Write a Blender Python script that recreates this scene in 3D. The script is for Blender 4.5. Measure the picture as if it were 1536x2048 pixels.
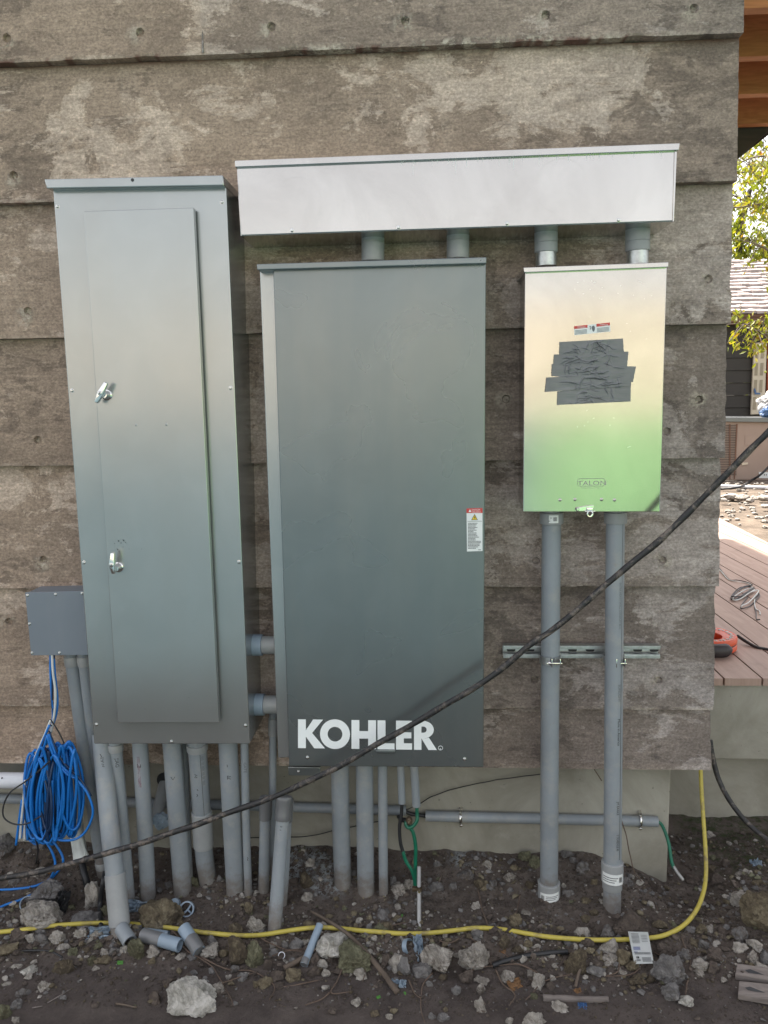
import bpy, bmesh, math, random
from mathutils import Vector, Matrix, noise
import numpy as np
random.seed(7)
R = math.radians
sc = bpy.context.scene
for o in list(bpy.data.objects): bpy.data.objects.remove(o)

# ------------------------------------------------------------------ camera
YAW, PIT, ROL, FF = -0.05676936, -0.14106175, -0.01615276, 1600.0
CAM = Vector((0, -2.55, 1.6))
fw = Vector((math.sin(YAW)*math.cos(PIT), math.cos(YAW)*math.cos(PIT), math.sin(PIT)))
r0 = Vector((math.cos(YAW), -math.sin(YAW), 0)); u0 = r0.cross(fw)
ri = math.cos(ROL)*r0 + math.sin(ROL)*u0; up = -math.sin(ROL)*r0 + math.cos(ROL)*u0
cam = bpy.data.cameras.new('camera'); camo = bpy.data.objects.new('camera', cam)
sc.collection.objects.link(camo)
m = Matrix((ri, up, -fw)).transposed().to_4x4(); m.translation = CAM
camo.matrix_world = m
cam.sensor_fit = 'VERTICAL'; cam.sensor_height = 24; cam.lens = 24*FF/2048; cam.clip_end = 2000; cam.clip_start = .01
sc.camera = camo

# ------------------------------------------------------------------ light
SUN_EL, SUN_AZ = 60, -28          # azimuth from +Y towards +X: the sun stands behind the wall
w = bpy.data.worlds.new("World"); sc.world = w; w.use_nodes = True
nt = w.node_tree; bg = nt.nodes['Background']
sky = nt.nodes.new('ShaderNodeTexSky'); sky.sky_type = 'NISHITA'; sky.sun_disc = False
sky.sun_elevation = R(SUN_EL); sky.sun_rotation = R(SUN_AZ); sky.dust_density = 3.0; sky.air_density = 1.0
hs = nt.nodes.new('ShaderNodeHueSaturation'); hs.inputs['Saturation'].default_value = 0.38
nt.links.new(sky.outputs[0], hs.inputs['Color']); wm = nt.nodes.new('ShaderNodeMix'); wm.data_type = 'RGBA'; wm.blend_type = 'MULTIPLY'; wm.inputs[0].default_value = 1; wm.inputs[7].default_value = (1.04, .985, .925, 1); nt.links.new(hs.outputs[0], wm.inputs[6]); nt.links.new(wm.outputs[2], bg.inputs[0]); bg.inputs[1].default_value = 0.14
sl = bpy.data.lights.new('sun', 'SUN'); sl.energy = 4.2; sl.angle = R(0.53); sl.color = (1, .93, .82)
so = bpy.data.objects.new('sun', sl); sc.collection.objects.link(so)
sd = Vector((math.sin(R(SUN_AZ))*math.cos(R(SUN_EL)), math.cos(R(SUN_AZ))*math.cos(R(SUN_EL)), math.sin(R(SUN_EL))))
so.rotation_euler = sd.to_track_quat('Z', 'Y').to_euler()
sc.view_settings.view_transform = 'Standard'; sc.view_settings.look = 'None'
sc.view_settings.exposure = 1.6; sc.view_settings.gamma = 1

# ------------------------------------------------------------------ projection helpers (real planes at real depths)
def ray(px, py): return fw*FF + ri*(px-768) - up*(py-1024)
def P(px, py, Y):
    d = ray(px, py); return CAM + d*((Y-CAM.y)/d.y)
def PZ(px, py, z):
    d = ray(px, py); return CAM + d*((z-CAM.z)/d.z)
def Vx(*a): return Vector(a)

# ------------------------------------------------------------------ materials
M = {}
class NB:
    def __init__(s, name):
        s.m = bpy.data.materials.new(name); s.m.use_nodes = True; s.t = s.m.node_tree; s.b = s.t.nodes['Principled BSDF']; M[name] = s.m
        s.tc = None
    def n(s, typ, **k):
        x = s.t.nodes.new(typ)
        for a, v in k.items():
            if a.startswith('i_'): x.inputs[a[2:].replace('_', ' ')].default_value = v
            else: setattr(x, a, v)
        return x
    def l(s, a, b): s.t.links.new(a, b)
    def coord(s, scale=(1, 1, 1), kind='Object'):
        if s.tc is None: s.tc = s.n('ShaderNodeTexCoord')
        mp = s.n('ShaderNodeMapping'); mp.inputs['Scale'].default_value = scale; s.l(getattr(s, 'vsrc', None) or s.tc.outputs[kind], mp.inputs[0]); return mp.outputs[0]
    def noise(s, scale, detail=6, rough=.6, dist=0, sc3=(1, 1, 1), kind='Object'):
        x = s.n('ShaderNodeTexNoise'); x.inputs['Scale'].default_value = scale; x.inputs['Detail'].default_value = detail
        x.inputs['Roughness'].default_value = rough; x.inputs['Distortion'].default_value = dist
        s.l(s.coord(sc3, kind), x.inputs['Vector']); return x.outputs['Fac']
    def ramp(s, src, stops):
        r = s.n('ShaderNodeValToRGB'); e = r.color_ramp.elements
        while len(e) < len(stops): e.new(.5)
        for el, (p, c) in zip(e, stops):
            el.position = p; el.color = (*c, 1) if len(c) == 3 else c
        s.l(src, r.inputs[0]); return r.outputs[0]
    def step(s, src, a, b):
        x = s.n('ShaderNodeMapRange'); x.clamp = True; x.inputs['From Min'].default_value = a; x.inputs['From Max'].default_value = b
        s.l(src, x.inputs[0]); return x.outputs[0]
    def mix(s, f, a, b, mode='MIX'):
        x = s.n('ShaderNodeMix', data_type='RGBA', blend_type=mode)
        for sock, v in ((x.inputs[0], f), (x.inputs[6], a), (x.inputs[7], b)):
            if isinstance(v, (int, float)): sock.default_value = v
            elif isinstance(v, tuple): sock.default_value = (*v, 1)
            else: s.l(v, sock)
        return x.outputs[2]
    def math(s, op, a, b=0):
        x = s.n('ShaderNodeMath', operation=op)
        for i, v in enumerate((a, b)):
            if isinstance(v, (int, float)): x.inputs[i].default_value = v
            else: s.l(v, x.inputs[i])
        return x.outputs[0]
    def bump(s, h, strength=.3, dist=.002, prev=None):
        b = s.n('ShaderNodeBump'); b.inputs['Strength'].default_value = strength; b.inputs['Distance'].default_value = dist
        s.l(h, b.inputs['Height'])
        if prev: s.l(prev, b.inputs['Normal'])
        s.l(b.outputs[0], s.b.inputs['Normal']); return b.outputs[0]
    def col(s, c):
        if isinstance(c, tuple): s.b.inputs['Base Color'].default_value = (*c, 1)
        else: s.l(c, s.b.inputs['Base Color'])
    def pr(s, rough=.5, metal=0, ior=None, spec=None, aniso=None):
        s.b.inputs['Roughness'].default_value = rough; s.b.inputs['Metallic'].default_value = metal
        if ior: s.b.inputs['IOR'].default_value = ior
        if spec is not None: s.b.inputs['Specular IOR Level'].default_value = spec

def simple(name, c, rough=.5, metal=0, var=.15, vs=20, bump=0, bs=60, bd=.001, ior=None, dirt=None, sc3=(1, 1, 1), ds=6):
    k = NB(name); f = k.noise(vs, 5, .6, 0, sc3)
    a = tuple(x*(1-var) for x in c); b = tuple(min(1, x*(1+var)) for x in c)
    cc = k.mix(k.step(f, .3, .7), a, b)
    if dirt:
        cc = k.mix(k.math('MULTIPLY', k.step(k.noise(ds, 8, .7), .5, .68), dirt[1]), cc, dirt[0])
    k.col(cc); k.pr(rough, metal, ior)
    if bump: k.bump(k.noise(bs, 6, .6, 0, sc3), bump, bd)
    return k

# concrete wall cast against plywood
k = NB('concrete_boards')
at = k.n('ShaderNodeAttribute', attribute_name='mask'); sp = k.n('ShaderNodeSeparateColor'); k.l(at.outputs['Color'], sp.inputs[0])
k.tc = k.n('ShaderNodeTexCoord'); cmb = k.n('ShaderNodeCombineXYZ'); k.l(k.math('MULTIPLY', at.outputs['Alpha'], 37.0), cmb.inputs[0]); k.l(k.math('MULTIPLY', at.outputs['Alpha'], 11.0), cmb.inputs[1])
va = k.n('ShaderNodeVectorMath', operation='ADD'); k.l(k.tc.outputs['Object'], va.inputs[0]); k.l(cmb.outputs[0], va.inputs[1]); k.vsrc = va.outputs[0]
n1 = k.noise(5.2, 15, .66, .55, (1, 1, 1.45)); n2 = k.noise(2.6, 12, .7, .2, (1, 1, 1.5)); n3 = k.noise(1.5, 3, .5, 0, (1, 1, 1.2)); n4 = k.noise(140, 4, .7)
grain = k.noise(14, 8, .65, .3, (1, 1, 7)); n6 = k.noise(8, 14, .70, .6, (1, 1, 1.8))
base = k.ramp(n2, [(.30, (.140, .125, .110)), (.47, (.200, .181, .160)), (.62, (.256, .234, .208)), (.8, (.33, .305, .275))])
base = k.mix(k.math('MULTIPLY', k.step(grain, .3, .7), .30), base, (.088, .078, .068))
patch = k.math('ADD', k.math('ADD', n1, k.math('MULTIPLY', k.math('SUBTRACT', k.noise(32, 10, .8, .3, (1, 1, 2.2)), .5), .22)), k.math('MULTIPLY', k.math('SUBTRACT', n3, .5), .85))
patch = k.math('ADD', patch, k.math('MULTIPLY', k.math('SUBTRACT', grain, .5), .20))
pm = k.math('MULTIPLY', k.step(patch, .512, .550), k.math('ADD', .45, k.math('MULTIPLY', k.step(k.noise(9, 10, .75, .4, (1, 1, 1.5)), .35, .62), .55)))
rimv = k.math('SUBTRACT', 1.0, k.step(k.math('ABSOLUTE', k.math('SUBTRACT', patch, .522)), .0, .010))
drip = k.math('MULTIPLY', k.step(k.noise(5, 9, .7, .3, (3.2, 1, .45)), .56, .66), k.step(n3, .40, .60))
pcol = k.ramp(k.noise(8, 12, .75, .5, (1, 1, 2)), [(.3, (.24, .23, .218)), (.5, (.36, .35, .335)), (.7, (.52, .505, .485))])
dkn = k.math('ADD', n6, k.math('MULTIPLY', k.math('SUBTRACT', k.noise(1.3, 3, .5, 0, (1, 1, 1.5)), .5), .5))
dark = k.step(k.math('ADD', dkn, k.math('MULTIPLY', k.math('SUBTRACT', grain, .5), .25)), .54, .60)
base = k.mix(k.math('MULTIPLY', dark, .55), base, (.066, .058, .052))
c1 = k.mix(k.math('MULTIPLY', pm, .80), base, pcol); c1 = k.mix(k.math('MULTIPLY', rimv, .38), c1, (.50, .48, .45)); c1 = k.mix(k.math('MULTIPLY', drip, .40), c1, (.36, .35, .33))
p2 = k.step(k.noise(17, 12, .72, .3, (1, 1, 2.4)), .60, .64)
fl = k.noise(4, 6, .6, .1, (1, 1, 34)); c1 = k.mix(k.math('MULTIPLY', k.step(fl, .45, .7), .28), c1, (.08, .073, .066))
c1 = k.mix(k.math('MULTIPLY', p2, .4), c1, (.30, .29, .275))
specks = k.step(k.noise(75, 3, .6, 0, (1, 1, 1.2)), .69, .73)
sm = k.math('MULTIPLY', specks, k.step(n3, .42, .6))
c1 = k.mix(k.math('MULTIPLY', sm, .7), c1, (.50, .47, .40))
c1 = k.mix(k.math('MULTIPLY', k.step(n4, .60, .74), .4), c1, (.05, .045, .04))
f8 = k.noise(26, 14, .85, .3, (1, 1, 1.7)); c1 = k.mix(1.0, c1, k.ramp(f8, [(.30, (.74, .73, .72)), (.5, (1.0, 1.0, 1.0)), (.66, (1.28, 1.28, 1.28))]), 'MULTIPLY')
f9 = k.noise(115, 5, .7, 0, (1, 1, 1.3)); c1 = k.mix(1.0, c1, k.ramp(f9, [(.34, (.70, .69, .68)), (.5, (1, 1, 1)), (.64, (1.3, 1.3, 1.3)), (.74, (1.9, 1.85, 1.75))]), 'MULTIPLY')
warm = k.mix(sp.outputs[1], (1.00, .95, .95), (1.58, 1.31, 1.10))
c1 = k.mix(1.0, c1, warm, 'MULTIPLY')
chipn = k.math('MULTIPLY', sp.outputs[0], k.step(k.noise(14, 8, .7, .5, (1, 1, 1)), .47, .53))
chipc = k.ramp(k.noise(90, 5, .7), [(.35, (.16, .13, .10)), (.55, (.50, .45, .36)), (.7, (.66, .6, .5))])
c1 = k.mix(chipn, c1, chipc)
c1 = k.mix(k.math('MULTIPLY', sp.outputs[2], .75), c1, (.11, .035, .022))
k.col(c1); k.pr(.78)
b1 = k.bump(patch, .35, .006); b2 = k.bump(k.noise(60, 8, .7, .3, (1, 1, 2)), .5, .002, b1); k.bump(chipn, .8, .004, b2)

k = NB('concrete_plain')
f = k.noise(3, 10, .65, .6); c = k.ramp(f, [(.3, (.205, .195, .155)), (.5, (.295, .283, .235)), (.7, (.39, .378, .325))])
c = k.mix(k.math('MULTIPLY', k.step(k.noise(55, 3, .6), .70, .74), .7), c, (.06, .055, .045))
c = k.mix(k.math('MULTIPLY', k.step(k.noise(9, 8, .7), .6, .7), .35), c, (.4, .38, .33))
k.col(c); k.pr(.85); b = k.bump(f, .3, .006); k.bump(k.noise(80, 6, .7), .4, .0015, b)

def paint(name, c, rough, metal, ior):
    k = NB(name); f = k.noise(1.6, 6, .6, .4)
    cc = k.mix(k.step(f, .3, .7), tuple(x*.95 for x in c), tuple(x*1.05 for x in c))
    smudge = k.math('MULTIPLY', k.step(k.noise(7, 3, .5, .6), .45, .8), .35)
    cc = k.mix(smudge, cc, tuple(x*1.22 for x in c)); cc = k.mix(k.math('MULTIPLY', k.step(k.noise(5, 4, .6, .2, (1, 1, .2)), .45, .8), .25), cc, (.34, .32, .28)); cc = k.mix(k.math('MULTIPLY', k.step(k.noise(160, 4, .7), .70, .76), .35), cc, (.12, .10, .085))
    scr = k.step(k.noise(30, 3, .5, 0, (1, 1, 14)), .735, .76); cc = k.mix(k.math('MULTIPLY', scr, .0), cc, (.6, .62, .6))
    k.col(cc); k.pr(rough, metal, ior)
    r = k.n('ShaderNodeMapRange'); k.l(k.noise(4, 3, .5, .5), r.inputs[0]); r.inputs['To Min'].default_value = rough-.03; r.inputs['To Max'].default_value = rough+.05
    k.l(r.outputs[0], k.b.inputs['Roughness'])
    k.bump(k.noise(2.2, 1, .5), .06, .006)
paint('grey_enamel', (.36, .375, .37), .22, .72, 1.6)
paint('dark_grey_enamel', (.190, .212, .215), .27, .72, 1.5)
paint('slate_enamel', (.185, .215, .25), .45, .15, 1.5)

k = NB('aluminium')
f = k.noise(3, 8, .65, .6); c = k.mix(k.step(f, .3, .7), (.43, .405, .38), (.54, .515, .485))
st = k.step(k.noise(26, 3, .5, 0, (1, 1, .16)), .60, .66)
c = k.mix(k.math('MULTIPLY', k.step(k.noise(22, 9, .75, 1.5), .64, .72), .25), c, (.35, .34, .32))
k.col(c); k.pr(.36, .92)
r = k.n('ShaderNodeMapRange'); k.l(k.noise(6, 8, .7, .6), r.inputs[0]); r.inputs['To Min'].default_value = .11; r.inputs['To Max'].default_value = .17
k.l(r.outputs[0], k.b.inputs['Roughness']); tg_ = k.n('ShaderNodeTangent', direction_type='RADIAL', axis='Z'); k.l(tg_.outputs[0], k.b.inputs['Tangent']); k.b.inputs['Anisotropic'].default_value = .25
b = k.bump(k.noise(900, 2, .5, 0, (1, 1, .02)), .08, .0002); k.bump(k.noise(2, 1, .5), .10, .006, b)
k = NB('white_oxide'); k.col((.85, .86, .86)); k.pr(.8)
simple('alu_shadow', (.34, .34, .33), .45, .6, .1, 60)
k = simple('galvanised', (.50, .52, .52), .36, .85, .25, 40, .2, 120, .0005)
k = simple('chrome', (.78, .77, .74), .16, 1.0, .08, 30)
k = simple('steel_screw', (.6, .6, .58), .25, 1.0, .1, 60)
simple('pvc', (.245, .275, .298), .42, 0, .12, 9, .15, 60, .0006, 1.5, ((.36, .35, .32), .55), (1, 1, .6), 12)
k = simple('pvc_muddy', (.245, .275, .298), .42, 0, .12, 9, .15, 60, .0006, 1.5, ((.36, .35, .32), .55), (1, 1, .6), 12)
lk = k.b.inputs['Base Color'].links[0].from_socket; tz = k.n('ShaderNodeTexCoord'); sz = k.n('ShaderNodeSeparateXYZ'); k.l(tz.outputs['Object'], sz.inputs[0])
hz_ = k.math('ADD', sz.outputs[2], k.math('MULTIPLY', k.math('SUBTRACT', k.noise(22, 10, .75), .5), .30)); mud = k.math('SUBTRACT', 1.0, k.step(hz_, .02, .10))
spl = k.math('MULTIPLY', k.step(k.noise(45, 8, .8), .60, .70), .45)
c_ = k.mix(k.math('MULTIPLY', mud, .75), lk, (.15, .122, .098)); c_ = k.mix(spl, c_, (.25, .225, .19)); k.l(c_, k.b.inputs['Base Color'])
scf = k.noise(7, 9, .7, .6, (1, 1, .3)); rr_ = k.n('ShaderNodeMapRange'); k.l(scf, rr_.inputs[0]); rr_.inputs['To Min'].default_value = .28; rr_.inputs['To Max'].default_value = .62; k.l(rr_.outputs[0], k.b.inputs['Roughness'])
simple('pvc_coupling', (.30, .315, .32), .4, 0, .10, 14, .15, 60, .0006, 1.5, ((.4, .39, .36), .5))
simple('pvc_blue', (.24, .31, .38), .35, 0, .12, 14, .1, 60, .0006)
simple('white_pvc', (.66, .68, .72), .4, 0, .1, 12, 0, 60, .001, None, ((.3, .28, .25), .4))
simple('printed_sticker', (.74, .77, .76), .45, 0, .04, 10)
simple('sticker_red', (.55, .055, .05), .45, 0, .05, 10)
simple('sticker_yellow', (.75, .56, .03), .45, 0, .05, 10)
simple('black_ink', (.02, .022, .025), .5, 0, .2, 10)
simple('grey_ink', (.12, .13, .14), .5, 0, .2, 10)
simple('blue_ink', (.10, .14, .35), .5, 0, .2, 10)
simple('logo_white', (.84, .88, .88), .38, 0, .03, 10)
simple('pink_mark', (.36, .20, .25), .6, 0, .25, 90)
k = NB('pink_spray'); f = k.noise(60, 5, .7, 0, (1, 1, .3)); k.col((.38, .17, .23)); k.pr(.6)
k.l(k.math('MULTIPLY', k.step(f, .42, .7), .7), k.b.inputs['Alpha'])
# duct tape with woven grid
k = NB('duct_tape'); f = k.noise(7, 6, .6)
wv = k.n('ShaderNodeTexWave', wave_type='BANDS', bands_direction='X'); wv.inputs['Scale'].default_value = 95; k.l(k.coord(), wv.inputs[0])
wv2 = k.n('ShaderNodeTexWave', wave_type='BANDS', bands_direction='Z'); wv2.inputs['Scale'].default_value = 45; k.l(k.coord(), wv2.inputs[0])
g = k.math('ADD', k.math('MULTIPLY', wv.outputs['Fac'], .6), k.math('MULTIPLY', wv2.outputs['Fac'], .4))
k.col(k.mix(k.step(f, .3, .7), (.13, .135, .14), (.19, .195, .20))); k.pr(.36, .1); k.bump(g, .25, .0006)
# cables
k = NB('black_cable'); f = k.noise(22, 8, .75, .8, (1, 1, 1)); k.col(k.mix(k.step(f, .5, .62), (.016, .016, .017), (.15, .125, .105))); k.pr(.5); k.bump(k.noise(60, 6, .7), .5, .002)
simple('black_rubber', (.02, .021, .023), .45, 0, .3, 30, .2)
simple('yellow_jacket', (.50, .42, .075), .42, 0, .12, 14, .15, 60, .0006, None, ((.20, .155, .08), .9), (1, 1, 1), 14)
simple('blue_jacket', (.012, .17, .55), .36, 0, .15, 20)
simple('dark_blue_jacket', (.008, .03, .085), .4, 0, .3, 20)
simple('white_jacket', (.62, .64, .62), .45, 0, .1, 20)
simple('green_jacket', (.005, .135, .075), .4, 0, .2, 25, .1, 40, .001, None, ((.03, .06, .05), .5))
simple('copper', (.55, .22, .10), .35, .9, .2, 30)
simple('bronze_dark', (.12, .09, .06), .5, .6, .3, 30)
simple('plastic_bag', (.26, .33, .40), .3, 0, .25, 20, .3, 30, .002)
simple('white_tape', (.66, .70, .68), .55, 0, .15, 20, .5, 40, .003)
simple('orange_plastic', (.68, .085, .03), .4, 0, .08, 12, .1, 60, .0006, None, ((.5, .13, .06), .5))
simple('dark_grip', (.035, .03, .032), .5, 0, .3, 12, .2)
simple('black_wire_insulation', (.025, .025, .028), .4)
# woods
def wood(name, a, b, rough, sc3, bump=.3, dirt=None):
    k = NB(name); f = k.noise(5, 9, .65, 1.2, sc3); c = k.mix(k.step(f, .32, .68), a, b)
    if dirt: c = k.mix(k.math('MULTIPLY', k.step(k.noise(4, 7, .7), .5, .7), .5), c, dirt)
    k.col(c); k.pr(rough); k.bump(f, bump, .002); return k
wood('cedar', (.42, .15, .052), (.62, .255, .095), .6, (1, 6, 8))
wood('dark_timber', (.030, .022, .017), (.05, .037, .028), .6, (1, 6, 6))
wood('weathered_wood', (.10, .085, .078), (.24, .21, .19), .85, (1, 7, 7), .7)
wood('stick_bark', (.07, .052, .04), (.17, .135, .105), .9, (1, 1, 1), .8)
simple('root_bark', (.115, .082, .062), .9, 0, .35, 30, .4)
k = NB('deck_boards'); tcr = k.n('ShaderNodeTexCoord')
DECKA = 0.0
mp = k.n('ShaderNodeMapping'); mp.name = 'deckmap'; k.l(tcr.outputs['Object'], mp.inputs[0])
mp2 = k.n('ShaderNodeMapping'); mp2.inputs['Scale'].default_value = (1.0, 12, 1); k.l(mp.outputs[0], mp2.inputs[0])
nz = k.n('ShaderNodeTexNoise'); nz.inputs['Scale'].default_value = 3; nz.inputs['Detail'].default_value = 9; nz.inputs['Distortion'].default_value = .8; k.l(mp2.outputs[0], nz.inputs[0])
ba = k.n('ShaderNodeAttribute', attribute_name='board')
c = k.mix(k.step(nz.outputs[0], .3, .7), (.32, .225, .19), (.45, .335, .285)); c = k.mix(k.math('MULTIPLY', ba.outputs['Fac'], .45), c, (.42, .27, .19))
c = k.mix(k.math('MULTIPLY', k.step(k.noise(5, 8, .7), .55, .68), .35), c, (.14, .09, .075))
k.col(c); k.pr(.62); k.bump(nz.outputs[0], .25, .002)
# soil: mask.r = white powder, mask.g = darker front, mask.b moss
k = NB('soil')
at = k.n('ShaderNodeAttribute', attribute_name='mask'); sp = k.n('ShaderNodeSeparateColor'); k.l(at.outputs['Color'], sp.inputs[0])
f = k.noise(9, 12, .72, .3); f2 = k.noise(70, 8, .75)
c = k.ramp(f, [(.3, (.070, .054, .045)), (.5, (.148, .119, .100)), (.7, (.24, .20, .17))])
c = k.mix(k.step(f2, .5, .7), c, (.15, .122, .098)); c = k.mix(k.math('MULTIPLY', k.step(f2, .64, .7), .6), c, (.30, .27, .23))
ch = k.math('MULTIPLY', k.step(k.noise(3.2, 4, .6), .45, .65), k.step(k.noise(55, 9, .8), .50, .62)); c = k.mix(k.math('MULTIPLY', ch, .5), c, (.34, .31, .275))
c = k.mix(k.math('MULTIPLY', sp.outputs[1], .75), c, k.ramp(f, [(.3, (.070, .056, .053)), (.7, (.145, .118, .108))]))
c = k.mix(k.math('MULTIPLY', sp.outputs[0], k.step(k.noise(38, 8, .75), .44, .58)), c, (.42, .46, .47))
c = k.mix(k.math('MULTIPLY', sp.outputs[2], k.step(k.noise(30, 8, .75), .45, .58)), c, (.05, .075, .02))
k.col(c); k.pr(.93); b = k.bump(k.noise(26, 14, .85), 1.0, .022); k.bump(k.noise(200, 8, .75), .9, .004, b)
# wider ground: grass lawn in front, bare tan yard behind
k = NB('yard_ground')
tc = k.n('ShaderNodeTexCoord'); sx = k.n('ShaderNodeSeparateXYZ'); k.l(tc.outputs['Object'], sx.inputs[0])
wob = k.math('MULTIPLY', k.math('SUBTRACT', k.noise(.8, 5, .6), .5), .35)
edge = k.math('ADD', sx.outputs[1], wob); edx = k.math('ADD', k.math('ADD', sx.outputs[0], wob), k.math('MULTIPLY', sx.outputs[1], .135))
gr = k.ramp(k.noise(3, 10, .7), [(.3, (.09, .21, .085)), (.5, (.125, .28, .115)), (.7, (.17, .34, .155))])
dr = k.ramp(k.noise(5, 10, .7), [(.3, (.045, .085, .105)), (.7, (.075, .125, .15))])
so_ = k.ramp(k.noise(4, 12, .7), [(.3, (.07, .05, .037)), (.5, (.13, .10, .075)), (.7, (.24, .19, .145))])
near = k.ramp(k.noise(9, 12, .7), [(.3, (.022, .015, .012)), (.7, (.088, .065, .05))])
so2 = k.mix(k.step(edge, 1.5, 3.5), near, so_)
front = k.mix(k.math('MULTIPLY', k.step(edx, -.1, .3), k.math('SUBTRACT', 1.0, k.step(edge, -8.2, -7.2))), dr, gr)
k.col(k.mix(k.step(edge, -2.9, -2.4), front, so2)); k.pr(.95); k.bump(k.noise(20, 10, .75), .8, .03)
# rocks
def rock(name, cols, dirt, ds=9, dth=.55):
    k = NB(name); f = k.noise(16, 12, .75, .5); inf = k.n('ShaderNodeObjectInfo')
    c = k.ramp(f, [(.30, tuple(x*.55 for x in cols[0])), (.42, cols[0]), (.53, cols[1]), (.68, cols[2])])
    dn_ = k.math('ADD', k.noise(ds*3, 12, .78, .6), k.math('MULTIPLY', k.math('SUBTRACT', inf.outputs['Random'], .5), .16))
    geo = k.n('ShaderNodeNewGeometry'); sz = k.n('ShaderNodeSeparateXYZ'); k.l(geo.outputs['Normal'], sz.inputs[0])
    dn_ = k.math('SUBTRACT', dn_, k.math('MULTIPLY', sz.outputs[2], .05))
    c = k.mix(k.math('MULTIPLY', k.step(dn_, dth-.07, dth+.05), .88), c, dirt)
    c = k.mix(k.math('MULTIPLY', k.step(k.noise(120, 5, .7), .60, .72), .5), c, tuple(x*.4 for x in cols[0]))
    k.col(c); k.pr(.92); b = k.bump(k.noise(34, 12, .8, .4), 1.0, .014); k.bump(k.noise(150, 8, .75), .8, .003, b)
rock('pale_limestone', [(.24, .22, .19), (.44, .41, .365), (.66, .63, .58)], (.085, .062, .048), 9, .57)
rock('white_limestone', [(.34, .33, .29), (.62, .60, .55), (.80, .78, .73)], (.13, .105, .085), 9, .60)
rock('grey_stone', [(.14, .134, .13), (.225, .217, .21), (.33, .32, .31)], (.085, .067, .054))
rock('tan_limestone', [(.12, .095, .06), (.22, .185, .12), (.36, .32, .22)], (.06, .045, .03), 9, .5)
rock('brown_clod', [(.075, .058, .048), (.145, .117, .096), (.23, .19, .16)], (.08, .063, .052), 9, .5)
rock('mossy_stone', [(.10, .10, .06), (.20, .20, .125), (.33, .32, .22)], (.07, .062, .035), 9, .48)
# background
k = NB('leaf'); ob = k.n('ShaderNodeAttribute', attribute_name='tone')
lc = k.ramp(ob.outputs['Fac'], [(0, (.15, .20, .018)), (.6, (.31, .33, .03)), (.93, (.42, .36, .04)), (1, (.45, .14, .04))])
k.col(lc); k.pr(.5)
tr = k.n('ShaderNodeBsdfTranslucent'); k.l(k.mix(1.0, lc, (1.05, 1.05, .55), 'MULTIPLY'), tr.inputs[0]); mx = k.n('ShaderNodeMixShader'); mx.inputs[0].default_value = .5
k.l(k.b.outputs[0], mx.inputs[1]); k.l(tr.outputs[0], mx.inputs[2]); k.l(mx.outputs[0], k.t.nodes['Material Output'].inputs[0])
simple('bark', (.20, .165, .14), .9, 0, .3, 12, .6, 30, .01)
simple('far_bark', (.035, .028, .024), .9, 0, .3, 12)
simple('shingle', (.36, .30, .285), .6, 0, .35, 8, .5, 30, .01, None, None, (1, 1, 1))
simple('dark_siding', (.032, .026, .021), .6, 0, .12, 3)
simple('fascia', (.16, .08, .05), .6, 0, .2, 3)
simple('cream_frame', (.62, .54, .42), .5, 0, .08, 3)
simple('frosted_pane', (.34, .28, .20), .3, 0, .25, 1.5)
simple('brick_red', (.28, .07, .03), .8, 0, .2, 5)
simple('ac_beige', (.34, .255, .21), .5, .0, .06, 3)
simple('ac_lid', (.17, .18, .185), .35, .3, .1, 3)
simple('ac_slot', (.11, .085, .07), .7, 0, .1, 3)
simple('tarp_blue', (.06, .13, .28), .4, 0, .2, 5)
simple('tarp_grey', (.40, .40, .40), .4, 0, .2, 5)
simple('reflector_tan', (.56, .49, .42), .8, 0, .1, 2)
simple('dry_leaf', (.16, .085, .035), .8, 0, .3, 40)
simple('grey_leaf', (.16, .145, .125), .8, 0, .3, 40)
simple('green_leaf', (.06, .20, .03), .5, 0, .2, 40)

# ------------------------------------------------------------------ object helpers
COL = sc.collection
LOC = {}
def thing(name, label, cat, loc=(0, 0, 0), group=None):
    o = bpy.data.objects.new(name, None); COL.objects.link(o); o.location = loc; o.empty_display_size = .05
    LOC[o] = Vector(loc); o['label'] = label; o['category'] = cat
    if group: o['group'] = group
    return o
def tag(o, label=None, cat=None, group=None, kind=None):
    if label: o['label'] = label
    if cat: o['category'] = cat
    if group: o['group'] = group
    if kind: o['kind'] = kind
    return o
def base_of(o):
    v = Vector((0, 0, 0))
    while o is not None: v += LOC.get(o, Vector((0, 0, 0))); o = o.parent
    return v
def obj(name, bm, mat, parent=None, smooth=None, loc=None, mats=None):
    """mesh given in world coordinates -> one object"""
    off = base_of(parent) if parent else (Vector(loc) if loc is not None else Vector((0, 0, 0)))
    if off.length: bmesh.ops.translate(bm, verts=bm.verts, vec=-off)
    me = bpy.data.meshes.new(name); bm.to_mesh(me); bm.free()
    for mm in (mats or [mat]): me.materials.append(M[mm])
    if smooth is not None:
        me.polygons.foreach_set('use_smooth', [True]*len(me.polygons))
        if smooth > 0: me.set_sharp_from_angle(angle=R(smooth))
        if smooth == 30:        # keep large flat faces flat, let only the small rounded edges shade smoothly
            me.polygons.foreach_set('use_smooth', [not (len(p.vertices) <= 8 and p.area > 4e-4) for p in me.polygons])
        me.update()
    o = bpy.data.objects.new(name, me); COL.objects.link(o)
    if parent: o.parent = parent
    elif loc is not None: o.location = loc; LOC[o] = Vector(loc)
    return o
def B(): return bmesh.new()
def face(bm, pts, mi=0):
    f = bm.faces.new([bm.verts.new(p) for p in pts]); f.material_index = mi; return f
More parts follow.
